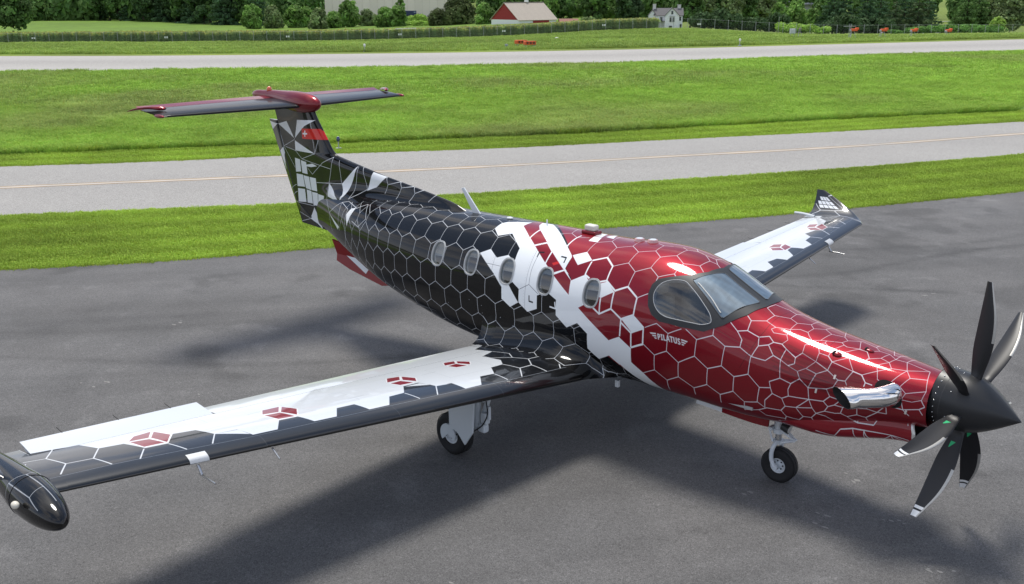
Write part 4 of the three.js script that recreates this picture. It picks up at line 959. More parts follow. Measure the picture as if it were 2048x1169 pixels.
const FIN_WHITE = [
  '13.920 3.605|13.577 3.584|13.828 3.456;13.555 3.586|13.250 3.658|13.013 3.365;12.870 3.711|12.353 3.740|12.649 3.613|12.983 3.368',
  '12.994 3.327|12.347 3.145|12.995 3.138;13.609 3.065|13.398 3.182|13.433 2.721',
  '11.143 3.051|11.555 2.695|11.447 2.520|11.524 2.380|11.391 2.500|11.261 2.765;10.736 2.987|10.380 2.943|10.609 2.746|10.843 2.661',
  '11.922 2.662|11.516 2.381|11.939 2.424;12.620 2.918|12.435 2.957|12.288 2.925|12.479 2.887|12.787 2.884',
  '12.665 1.898|12.466 2.144|12.413 2.055|12.261 1.754'
].join(";");
const FIN_SQUARES = [
  '13.032 3.000|12.852 2.988|12.834 2.765|13.025 2.738;12.824 2.979|12.639 2.963|12.608 2.743|12.794 2.746',
  '13.014 2.708|12.783 2.711|12.735 2.491|13.005 2.470;12.766 2.706|12.569 2.701|12.518 2.459|12.703 2.471',
  '12.548 2.699|12.345 2.699|12.315 2.461|12.506 2.461;12.998 2.434|12.746 2.449|12.728 2.204|13.004 2.178',
  '12.683 2.450|12.519 2.442|12.500 2.211|12.686 2.202;12.499 2.431|12.304 2.432|12.319 2.188|12.481 2.190',
  '12.289 2.418|12.077 2.410|12.201 2.157|12.313 2.165'
].join(";");
const FIN_LINES = [
  '13.556 3.574|13.398 3.182|13.014 3.337|12.992 3.367;13.398 3.182|13.042 2.813;13.342 3.176|12.995 3.138|12.781 3.007|11.882 2.919',
  '12.347 3.145|12.781 3.007;12.482 3.719|12.347 3.145|12.256 3.395;11.817 3.131|12.114 3.008|12.444 2.762|12.602 2.862',
  '11.817 3.131|11.930 2.661|12.328 2.624;11.646 3.093|11.563 2.694|11.930 2.661;11.125 3.037|11.193 2.504;11.015 3.039|10.842 2.683|11.193 2.492',
  '11.930 2.661|11.983 2.352;10.380 2.943|10.312 2.826|10.366 2.667;10.312 2.826|10.022 2.905|9.955 2.817|10.041 2.623',
  '9.955 2.817|9.674 2.869|9.609 2.766|9.707 2.625;9.609 2.766|9.447 2.835;9.130 2.797|9.255 2.676;13.302 2.384|13.037 2.502;13.251 2.268|13.025 2.370',
  '13.156 2.158|12.483 2.170|11.983 2.352;13.071 1.961|12.656 1.899|13.026 1.795'
].join(";");
const WING_R_EDGE = [
  '7.532 1.243|7.529 1.024|7.378 1.013|7.335 .766|7.072 .738|6.982 .533|6.745 .506|6.641 .311|6.410 .301|6.247 .473|6.019 .444|5.927 .280|5.683 .269|5.630 .151|5.930 .280|5.682 .264|5.616 .133|5.329 .130|5.191 .262|4.968 .255|4.887 .128|4.606 .124|4.474 .245|4.243 .244|4.178 .120|3.904 .120|3.755 .238|3.529 .245|3.384 .360|3.151 .363|3.057 .234|2.859 .221|3.384 .348|3.151 .351|3.050 .241|2.830 .226|2.787 .109|2.525 .112|2.356 .227|2.127 .220|1.984 .333|1.760 .343|1.628 .432|1.653 .607|1.324 .677|1.346 .846|1.064 .916|0.984 1.004'
].join(";");
const WING_R_LINES = [
  '7.763 .860|7.710 .616|7.463 .577|7.382 .359|7.133 .341|7.054 .165;7.313 .771|7.463 .577;6.982 .533|7.133 .341;7.382 .359|7.512 .185',
  '7.710 .616|7.869 .376;6.659 .304|6.794 .147;6.413 .296|6.331 .135;5.927 .280|6.060 .135;3.059 .235|3.213 .112;3.533 .237|3.474 .114',
  '2.133 .216|2.104 .102;1.624 .623|1.642 .534|1.417 .430|1.274 .534|1.324 .677;1.417 .430|1.304 .332|1.066 .334|0.935 .440|1.100 .527',
  '1.304 .332|1.460 .223|1.686 .215|1.760 .343;1.460 .223|1.427 .096;1.686 .215|1.861 .102;1.066 .334|0.992 .209|1.176 .098'
].join(";");
const WING_R_CUBES = [
  '6.567 .628|6.373 .651|6.482 .513|6.679 .530;6.350 .632|6.275 .472|6.404 .331|6.463 .499;6.679 .508|6.496 .480|6.429 .333|6.636 .341',
  '5.143 .540|4.938 .536|5.048 .423|5.227 .447;4.915 .520|4.837 .404|4.941 .291|5.028 .411;5.231 .416|5.050 .404|4.984 .272|5.176 .287',
  '3.300 .612|3.136 .589|3.235 .511|3.418 .517;3.115 .575|3.041 .475|3.126 .402|3.208 .494;3.421 .478|3.261 .485|3.191 .391|3.379 .399',
  '2.250 .672|2.096 .654|2.182 .589|2.345 .600;2.075 .638|1.983 .556|2.078 .495|2.150 .580;2.343 .567|2.187 .579|2.155 .483|2.309 .499'
].join(";");
const WING_L_EDGE = [
  '7.808 .761|7.808 .761|7.505 .687|7.328 .497|7.109 .436|6.662 .379|6.363 .423|6.234 .284|5.991 .264|5.871 .129|5.578 .136|5.479 .270|5.316 .257|5.147 .117|4.891 .105|4.806 .207|4.559 .234|4.425 .113|4.161 .113|4.044 .232|3.894 .225'
].join(";");
const WING_L_CUBES = [
  '6.768 .574|6.995 .625|7.057 .516|6.861 .481;6.855 .461|7.096 .464|6.931 .309|6.727 .308;6.739 .544|6.815 .461|6.718 .321|6.624 .445',
  '5.303 .513|5.514 .529|5.577 .439|5.407 .399;5.415 .387|5.599 .404|5.504 .280|5.290 .282;5.285 .477|5.379 .387|5.280 .292|5.168 .402'
].join(";");
const WING_L_LINES = [
  '7.725 .739|7.864 .532|7.677 .336|7.429 .311|7.328 .497;7.429 .311|7.313 .158;7.677 .336|7.767 .200;6.952 .302|7.039 .152;6.715 .304|6.568 .124',
  '6.223 .280|6.299 .132'
].join(";");

const lists = (t) => t.split(';').map((p) => pairs(p));
const PAINT = { black: '#050506', white: '#eceff0', red: '#861220', flag: '#d3160f', line: '#d6d9dc' };
const FLAKE = { black: '#000', white: '#000', red: '#0000ff', flag: '#000', line: '#000' };   // where the metallic red lies
let INK = PAINT;
function painter(w, h, map) {
  const cv = document.createElement('canvas');
  cv.width = w; cv.height = h;
  const g = cv.getContext('2d');
  g.lineJoin = 'round'; g.lineCap = 'butt';
  const trace = (pts, closed) => { g.beginPath(); pts.forEach((p, i) => { const [x, y] = map(p[0], p[1]); if (i) g.lineTo(x, y); else g.moveTo(x, y); }); if (closed) g.closePath(); };
  return { g, cv,
    fill: (pts, c) => { trace(pts, true); g.fillStyle = c; g.fill(); },
    line: (pts, wd, c, closed) => { trace(pts, closed); g.strokeStyle = c; g.lineWidth = wd; g.stroke(); },
    cut: (pts) => { g.save(); g.globalCompositeOperation = 'destination-out'; trace(pts, true); g.fillStyle = '#000'; g.fill(); g.restore(); },
    texture: (linear) => { const t = new THREE.CanvasTexture(cv); if (!linear) t.colorSpace = THREE.SRGBColorSpace; t.anisotropy = 16; t.needsUpdate = true; return t; } };
}
const HALVES = [[6.92, 0.62], [12.5, 6.92]].map(([s1, s0]) => ({ s0, s1, w: 2048, h: 1600, sx: 2048 / (s1 - s0), sy: 1600 / 5.8 }));
let H0, P;
const bodyMap = (s, a) => [(H0.s1 - s) * H0.sx, (a + 2.9) * H0.sy];
function paintSide(f, reach) {                                       // f = 1 starboard, -1 port
  const g = P.g, mm = H0.sx / 1000;                                 // line widths in millimetres
  g.save();
  g.beginPath();
  if (f > 0) g.rect(0, (2.9 - 0.30) * H0.sy, H0.w, H0.h); else g.rect(0, 0, H0.w, (2.9 - 0.30) * H0.sy);
  g.clip();
  const M = (pts) => pts.map(([s, a]) => [f > 0 ? s : s + 0.75 * (1 - smooth(0.3, 1.2, a)) * smooth(4.4, 5.2, s), f * a]);
  P.fill(M([[13.3, -0.4], [13.3, 2.95], [0.5, 2.95], [0.5, -0.4]]), INK.black);
  // regular comb of the rear body
  const col = [[-14, 2.55], [-12, 3.3], [-11, 3.67], [-10, 4.04], [-9, 4.40], [-8, 4.76], [-7, 5.153], [0, 7.78], [3, 8.885], [4, 9.24], [5, 9.57], [6, 9.875], [7, 10.17], [8, 10.46], [9, 10.74], [11, 11.28], [14, 12.0]];
  const drift = [[3, 0], [4.1, 0.12], [4.5, 0.14], [5.15, 0.10], [6, 0.06], [7.6, 0], [9, 0], [10.2, -0.045], [12, -0.12]];
  const lin = (tb, x) => { let i = 0; while (i < tb.length - 2 && x > tb[i + 1][0]) i++; return tb[i][1] + ((tb[i + 1][1] - tb[i][1]) / (tb[i + 1][0] - tb[i][0])) * (x - tb[i][0]); };
  const node = (c, row, end) => { let s = lin(col, c); s += (row - 1) * (s > 5 ? -0.022 : 0.02); const k = clamp((11.4 - s) / 1.6, 0.5, 1); return [s, 0.33 + 0.325 * (row - 1) + end * 0.115 * k + lin(drift, s)]; };
  for (let row = -1; row <= 8; row++) for (let c = -12; c <= 10; c++) {
    const cc = Math.abs(row) % 2 ? c : c + 0.5, b = node(cc, row, 1);
    if (b[0] > 11.2) continue;
    P.line(M([node(cc, row, -1), b]), 6.8 * mm, INK.line);
    for (const d of [-0.5, 0.5]) P.line(M([b, node(cc + d, row + 1, -1)]), 6.8 * mm, INK.line);
  }
  for (const p of lists(REAR_LINES)) P.line(M(p), 8 * mm, INK.line);
  for (const p of lists(REAR_WHITE)) P.fill(M(p), INK.white);
  // red nose
  P.fill(M([[6.75, -0.4], [6.6, -0.1], [5.9, 0.45], [5.62, 0.8], [5.45, 1.3], [5.0, 1.85], [4.6, 2.12], [4.3, 2.38], [4.2, 2.95], [0.5, 2.95], [0.5, -0.4]]), INK.red);
  const red = [...lists(NOSE_LINES)];
  for (const p of red) P.line(M(p), (p[0][0] < 2.9 ? 5.6 : 7) * mm, INK.line);
  if (f > 0 || reach) for (const p of red) if (p.every((q) => q[1] > 0.42)) P.line(M(p.map(([s, a]) => [s, a])), 9 * mm, INK.line);
  P.fill(M(lists(WHITE_BAND)[0]), INK.white);
  const hole = (c, pts) => P.fill(M(pts), c);
  hole(INK.black, [[7.10, 1.0]]);
  for (const p of lists(WHITE_CELLS)) P.fill(M(p), INK.white);
  for (const p of lists(RED_CELLS)) P.fill(M(p), INK.red);
  for (const p of lists(THICK_LINES)) P.line(M(p), 22 * mm, INK.white);
  if (f > 0 && INK === PAINT) {
    for (const p of lists(ROOF_SQUARES)) P.fill(p, INK.white);
    lists(EXIT_MARKS).forEach((p, i) => P.line(p, (i === 3 ? 20 : i > 3 ? 5 : 18) * mm, i === 3 ? INK.white : i > 3 ? '#4a4d52' : '#101216'));
    P.fill([[5.99, 0.775], [5.90, 0.73], [5.86, 0.76], [5.95, 0.805]], '#d8302c');
    // maker's name between two three-bar wings
    const [x, y] = bodyMap(3.90, 1.327), u = H0.sx;
    g.save();
    g.translate(x, y); g.rotate(-0.262);
    g.fillStyle = '#e9ecee'; g.textAlign = 'center'; g.textBaseline = 'middle';
    g.font = 'bold 27px sans-serif';
    const w = g.measureText('PILATUS').width, want = 0.345 * u;
    g.save(); g.scale(want / w, 1); g.fillText('PILATUS', 0, 1.2); g.lineWidth = 0.9; g.strokeStyle = '#e9ecee'; g.strokeText('PILATUS', 0, 1.2); g.restore();
    for (const sd of [-1, 1]) for (let k = 0; k < 3; k++) { const yy = -7.6 + k * 7.6, x0 = sd * (want / 2 + 4), x1 = sd * (want / 2 + 36 - k * 9); g.beginPath(); g.moveTo(x0, yy - 2.6); g.lineTo(x1, yy - 2.6); g.lineTo(x1 - sd * 6, yy + 2.6); g.lineTo(x0, yy + 2.6); g.closePath(); g.fill(); }
    g.restore();
    // small placards low on the rear body
    g.fillStyle = '#b9bcc0';
    for (const [s, a] of [[7.24, 1.62], [7.24, 1.74], [7.25, 1.86], [7.5, 1.58], [6.86, 1.72], [6.6, 1.78], [8.0, 1.72]]) { const [u, v] = bodyMap(s, a); g.fillRect(u, v, 4.5, 2.4); }
  }
  if (f < 0) { P.fill([[6.95, -0.28], [6.02, -0.28], [5.6, -0.75], [6.6, -0.75]], INK.white); P.fill([[6.02, -0.28], [5.2, -0.28], [5.0, -0.75], [5.6, -0.75]], INK.red); }
  // panel joints, a shade darker than the paint
  g.globalAlpha = 0.5;
  P.line(M([[2.74, -0.1], [2.79, 0.5], [2.86, 0.8], [2.95, 1.05]]), 5 * mm, '#26060b');
  P.line(M([[3.6, 0.86], [3.1, 0.80], [2.9, 0.77]]), 4 * mm, '#26060b');
  P.line(M([[2.02, -0.1], [2.05, 0.3], [2.1, 0.6]]), 5 * mm, '#26060b');
  if (INK === PAINT) {                                               // skin laps and fastener rows aft
    g.globalAlpha = 0.8;
    for (const s of [6.35, 7.05, 8.62, 9.72, 10.85, 11.55]) P.line(M(Array.from({ length: 24 }, (_, i) => [s, -0.3 + i * 0.135])), 3 * mm, '#1b1d20');
    for (const a of [0.98, 1.78]) P.line(M([[11.3, a * 0.8], [9.7, a * 0.95], [8, a], [6.7, a]]), 3 * mm, '#1b1d20');
    g.globalAlpha = 0.55; g.fillStyle = '#2a2c30';
    for (const s of [6.38, 7.08, 8.65, 9.75, 10.88]) for (let i = 0; i < 60; i++) { const [u, v] = bodyMap(s, f * (-0.25 + i * 0.045)); g.fillRect(u, v, 1.6, 1.6); }
    g.fillStyle = '#3a0a12';
    for (const s of [2.1, 2.85]) for (let i = 0; i < 34; i++) { const [u, v] = bodyMap(s, f * (-0.25 + i * 0.042)); g.fillRect(u, v, 1.6, 1.6); }
    g.globalAlpha = 0.16;                                            // soot trailing the exhaust
    for (let i = 0; i < 26; i++) P.line(M([[1.55, 0.50 + i * 0.012], [2.1 + 0.5 * Math.abs(Math.sin(i * 2.3)), 0.48 + i * 0.016]]), 14 * mm, '#120305');
  }
  g.globalAlpha = 1;
  g.restore();
}
const FRAME_R = [[3.69, 0], [3.743, 0.268], [3.876, 0.456], [4.057, 0.586], [4.225, 0.70], [4.275, 0.79], [4.285, 0.916], [4.245, 1.06], [4.17, 1.15], [4.05, 1.185], [3.761, 1.106], [3.458, 0.96], [3.245, 0.733], [3.06, 0.443], [2.964, 0.153], [2.955, 0]];
const SIDE_R = [[4.19, 0.968], [4.207, 0.868], [4.172, 0.752], [4.11, 0.682], [4.02, 0.62], [3.913, 0.572], [3.85, 0.568], [3.36, 0.742], [3.458, 0.882], [3.60, 0.955], [3.776, 1.032], [3.992, 1.10], [4.12, 1.06]];
const FRONT_R = [[3.805, 0.505], [3.785, 0.445], [3.62, 0.12], [3.595, 0.10], [3.075, 0.145], [3.062, 0.18], [3.276, 0.655], [3.32, 0.665]];
const FRONT_L = [[3.77, -0.40], [3.65, -0.06], [3.62, -0.03], [3.06, 0.03], [3.045, 0.0], [3.22, -0.55], [3.28, -0.58]];
const oval = (s0, a0, w, h, n = 40) => Array.from({ length: n }, (_, i) => { const t = (i / n) * Math.PI * 2, c = Math.cos(t), q = Math.sin(t); return [s0 + (w / 2) * spow(c, 2 / 2.6), a0 + (h / 2) * spow(q, 2 / 2.6)]; });
const CABIN = [5.17, 6.01, 6.75, 7.495, 8.25].map((s) => { let th = 0.3; for (let k = 0; k < 40; k++) th += (2.125 - skinTheta(s, th).y) * 0.5; return { s, a: arcAt(s, th) }; });
const flip = (poly) => poly.map(([s, a]) => [s, -a]);
const roundPoly = (poly, k = 2) => { for (let i = 0; i < k; i++) poly = poly.flatMap((p, j) => { const q = poly[(j + 1) % poly.length]; return [[p[0] * 0.75 + q[0] * 0.25, p[1] * 0.75 + q[1] * 0.25], [p[0] * 0.25 + q[0] * 0.75, p[1] * 0.25 + q[1] * 0.75]]; }); return poly; };
const SIDE_SOFT = roundPoly(SIDE_R, 2);
const bodyMats = HALVES.map((h) => {
  H0 = h;
  const sheetOf = (ink) => { INK = ink; P = painter(h.w, h.h, bodyMap); paintSide(-1, true); paintSide(1); INK = PAINT; return P; };
  const flake = sheetOf(FLAKE).texture(true), colour = sheetOf(PAINT);
  for (const q of [SIDE_SOFT, flip(SIDE_SOFT), ...CABIN.map(({ s, a }) => oval(s, a, 0.250, 0.360))]) colour.cut(q);        // these windows are openings
  return phys({ map: colour.texture(), alphaTest: 0.5, metalness: 0.52, metalnessMap: flake, roughness: 0.48, specularIntensity: 0.12, clearcoat: 0.8, clearcoatRoughness: 0.06 });
});
const gloss = (o) => phys({ roughness: 0.42, specularIntensity: 0.15, clearcoat: 0.9, clearcoatRoughness: 0.03, ...o });
const BLACK = gloss({ color: C(0.0036, 0.0036, 0.0045) }), RED = gloss({ color: C(0.20, 0.006, 0.012), metalness: 0.6, roughness: 0.46 }), WHITE = gloss({ color: C(0.70, 0.73, 0.75) });
const FRAME = std({ color: C(0.022, 0.024, 0.026), roughness: 0.45 }), SEAL = std({ color: C(0.50, 0.51, 0.51), roughness: 0.4 });
const TYRE = std({ color: C(0.013, 0.013, 0.014), roughness: 0.85 }), GEAR = std({ color: C(0.60, 0.64, 0.67), roughness: 0.4 }), STEEL = std({ color: C(0.55, 0.55, 0.55), metalness: 0.9, roughness: 0.25 }), CHROME = std({ color: C(0.86, 0.84, 0.82), metalness: 1, roughness: 0.10 });
const PIT = std({ color: C(0.004, 0.004, 0.004), roughness: 0.9 });
const COMPOSITE = std({ color: C(0.012, 0.012, 0.014), roughness: 0.42 });

const plane = tag(group('aircraft'), 'single-engine turboprop aircraft painted black, white and red in honeycomb cells', 'aircraft');
{
  const nt = 128, th = (j) => -Math.PI / 2 + (j / nt) * Math.PI * 2;
  const both = HALVES.map((h, k) => {
    const ss = k ? steps(6.92, 12.38, 96) : steps(0.86, 6.92, 96);
    H0 = h;
    const g = sheet(96, nt, (i, j) => skinTheta(ss[i], th(j)), (i, j) => {
      const t = th(j), a = t <= Math.PI / 2 ? arcAt(ss[i], t) : -arcAt(ss[i], Math.PI - t), [x, y] = bodyMap(ss[i], clamp(a, -2.89, 2.89));
      return [x / h.w, 1 - y / h.h];
    }, null, true);
    const n = g.attributes.normal, e = 0.02;                         // true surface normals, so that the two halves meet without a seam
    for (let i = 0; i <= 96; i++) for (let j = 0; j <= nt; j++) {
      const s = clamp(ss[i], 0.89, 12.35), t = th(j), v = skinTheta(s + e, t).sub(skinTheta(s - e, t)).cross(skinTheta(s, t + e).sub(skinTheta(s, t - e))).normalize(), c = skinTheta(s, t);
      if (v.y * Math.sin(t) + v.z * Math.cos(t) < 0) v.negate();
      if (j === 0 || j === nt) v.set(0, -1, 0);
      n.setXYZ(i * (nt + 1) + j, v.x, v.y, v.z);
    }
    return g;
  });
  mesh('fuselage', mergeGeometries(both, true), bodyMats, plane);
}
// --- cockpit glazing
{
  const clear = phys({ color: C(0.72, 0.78, 0.80), transmission: 1, thickness: 0, roughness: 0.02, ior: 1.9 });
  const fr = [skinPatch(FRAME_R, 0.006, 3, [SIDE_SOFT]), mirrorZ(skinPatch(FRAME_R, 0.006, 3, [SIDE_SOFT]))];
  mesh('windscreen_frame', join(fr), FRAME, plane);
  const pane = (poly, mir, soft) => {
    const g = skinPatch(poly, 0.011, 3), m = mesh('windscreen_pane', mir ? mirrorZ(g) : g, clear, plane);
    const rim = skinRim(soft ? poly.filter((_, i) => i % 2 === 0) : poly.flatMap((p, i) => { const n = poly[(i + 1) % poly.length]; return [p, [lerp(p[0], n[0], 0.5), lerp(p[1], n[1], 0.5)]]; }), 0.0045, 0.010);
    mesh('pane_seal', mir ? mirrorZ(rim) : rim, soft ? SEAL : std({ color: C(0.10, 0.105, 0.11), roughness: 0.4 }), m);
    return m;
  };
  pane(SIDE_SOFT, false, true); pane(SIDE_SOFT, true, true);
  // silvery sun shades stand close behind the two front panes
  const crease = pixels(256, (x, y) => { const v = 205 + 34 * noise3.noise(x * 0.016, y * 0.05, 3) + 14 * noise3.noise(x * 0.07, y * 0.02, 8); return [v, v, v]; });
  for (const [q, nm] of [[FRONT_R, 0], [FRONT_L, 1]]) {
    const m = pane(q, false, false), sg = skinPatch(q, 0.007, 3), ps = sg.attributes.position, uv = sg.attributes.uv;
    for (let i = 0; i < ps.count; i++) uv.setXY(i, ps.getX(i) * 1.3, ps.getZ(i) * 1.3);
    mesh('sun_shade', sg, std({ color: C(0.34, 0.41, 0.50), roughness: 0.45, metalness: 0.25, map: crease, bumpMap: crease, bumpScale: 0.006 }), m);
  }
  // silvery retainer inside the rear edge of the starboard front pane
  mesh('pane_retainer', skinRim([[3.74, 0.50], [3.70, 0.505], [3.5, 0.56], [3.36, 0.62], [3.33, 0.628]], 0.008, 0.013, false), std({ color: C(0.62, 0.62, 0.58), roughness: 0.4 }), plane);
  // cockpit seen through the side windows: lining, seats, coaming, bulkheads
  const trim = std({ color: C(0.36, 0.355, 0.35), roughness: 0.9, side: THREE.DoubleSide }), hide = std({ color: C(0.42, 0.38, 0.33), roughness: 0.6 });
  const liner = skinPatch([[2.8, -1.9], [4.95, -1.9], [4.95, 1.9], [2.8, 1.9]], -0.05, 4, [SIDE_SOFT, flip(SIDE_SOFT)]);
  mesh('cockpit_lining', liner, trim, plane);
  mesh('cockpit_floor', box(2.1, 0.04, 1.2, 6 - 3.85, 1.12, 0), trim, plane);
  const wallAt = (s) => sheet(1, 48, (i, k) => { const q = skinTheta(s, (k / 48) * Math.PI * 2), m = V(6 - s, 1.75, 0); return m.lerp(q, i ? 0.94 : 0.01); });
  mesh('cockpit_bulkhead', join([wallAt(4.93), wallAt(2.95)]), trim, plane);
  mesh('coaming', box(0.50, 0.10, 0.96, 6 - 3.46, 1.98, 0, 0.04), FRAME, plane);
  for (const z of [-0.36, 0.36]) { const t = mesh('pilot_seat', join([box(0.14, 0.80, 0.46, 6 - 4.36, 1.75, z, 0.06), box(0.46, 0.14, 0.46, 6 - 4.12, 1.40, z, 0.05)]), hide, plane); mesh('headrest', box(0.10, 0.18, 0.26, 6 - 4.38, 2.27, z, 0.045), hide, t); }
  mesh('control_yoke', join([-0.36, 0.36].flatMap((z) => [box(0.04, 0.05, 0.30, 6 - 3.78, 1.78, z, 0.015), rod(V(6 - 3.78, 1.78, z), V(6 - 3.5, 1.80, z), 0.015)])), PIT, plane);
}
// --- cabin windows: recessed openings on the starboard side, with lining and blinds behind the glass
{
  const clear = phys({ color: C(0.66, 0.70, 0.72), transmission: 1, thickness: 0, roughness: 0.02, ior: 1.95 }), dark = phys({ color: C(0.06, 0.065, 0.07), roughness: 0.04, ior: 1.9, clearcoat: 1 });
  const wallMat = std({ color: C(0.17, 0.165, 0.16), roughness: 0.9, side: THREE.DoubleSide }), blind = std({ color: C(0.44, 0.43, 0.40), roughness: 0.8, side: THREE.DoubleSide }), seat = std({ color: C(0.38, 0.34, 0.29), roughness: 0.6 });
  CABIN.forEach(({ s, a }, n) => {
    const o = oval(s, a, 0.278, 0.392), inn = oval(s, a, 0.250, 0.360), band = (l0, l1) => sheet(40, 1, (i, k) => { const [u, v] = inn[i % 40]; return skin(u, v).addScaledVector(skinNormal(u, v), k ? l1 : l0); });
    for (const mir of [false, true]) {
      const f = (g) => (mir ? mirrorZ(g.flat()) : g);
      const w = mesh('cabin_window', f(skinPatch(inn, mir ? 0.009 : -0.016, 2)), mir ? dark : clear, plane);
      mesh('window_frame', f(join([skinPatch(o, 0.005, 1, [inn]), skinRim(o, 0.005, 0.005), skinRim(inn, 0.004, 0.007)])), SEAL, w);
      if (mir) continue;
      mesh('window_reveal', band(0.006, -0.07), std({ color: C(0.50, 0.50, 0.49), roughness: 0.5, side: THREE.DoubleSide }), w);
      const top = a - 0.20, low = a - 0.20 + [0.16, 0.10, 0.20, 0.12, 0.24][n];
      mesh('window_blind', skinPatch([[s - 0.16, top], [s + 0.16, top], [s + 0.16, low], [s - 0.16, low]], -0.065, 2), blind, w);
    }
    if (n < 4) { const x = 6 - s - 0.36; mesh('cabin_seat', join([box(0.14, 0.85, 0.48, x, 1.72, 0.48, 0.06), box(0.44, 0.14, 0.48, x + 0.22, 1.38, 0.48, 0.05), box(0.10, 0.2, 0.28, x, 2.22, 0.48, 0.045)]), seat, plane); }
  });
  mesh('cabin_lining', join([skinPatch([[5.0, -1.9], [8.9, -1.9], [8.9, 0.2], [5.0, 0.2]], -0.08, 4), sheet(1, 1, (i, k) => V(6 - (i ? 8.9 : 5.0), 1.16, k ? 0.7 : -0.7))]), wallMat, plane);
}

// ------------------------------------------------------------------ fin, rudder, tailplane
const FB = painter(2048, 900, (s, y) => [((14.1 - s) / 5.6) * 2048, ((4.0 - y) / 2.46) * 900]);
{
  const g = FB.g;
  FB.fill([[14.2, 1.4], [14.2, 4.1], [8, 4.1], [8, 1.4]], INK.black);
  for (const p of lists(FIN_LINES)) FB.line(p, 3.6, INK.line);
  for (const p of lists(FIN_WHITE)) FB.fill(p, INK.white);
  for (const p of lists(FIN_SQUARES)) FB.fill(p, INK.white);
  FB.fill([[12.733, 3.565], [12.228, 3.595], [11.98, 3.415], [12.729, 3.38]], INK.flag);
  FB.line([[12.633, 3.535], [12.638, 3.425]], 11, '#f2f2f2');
  FB.line([[12.705, 3.476], [12.566, 3.484]], 11, '#f2f2f2');
  FB.line([[13.556, 3.66], [13.45, 3.177], [13.089, 2.179]], 1.6, '#24262a');
}
const finTex = FB.texture(), finMat = gloss({ map: finTex });
const finUV = (p) => [(14.1 - (6 - p.x)) / 5.6, 1 - (4.0 - p.y) / 2.46];
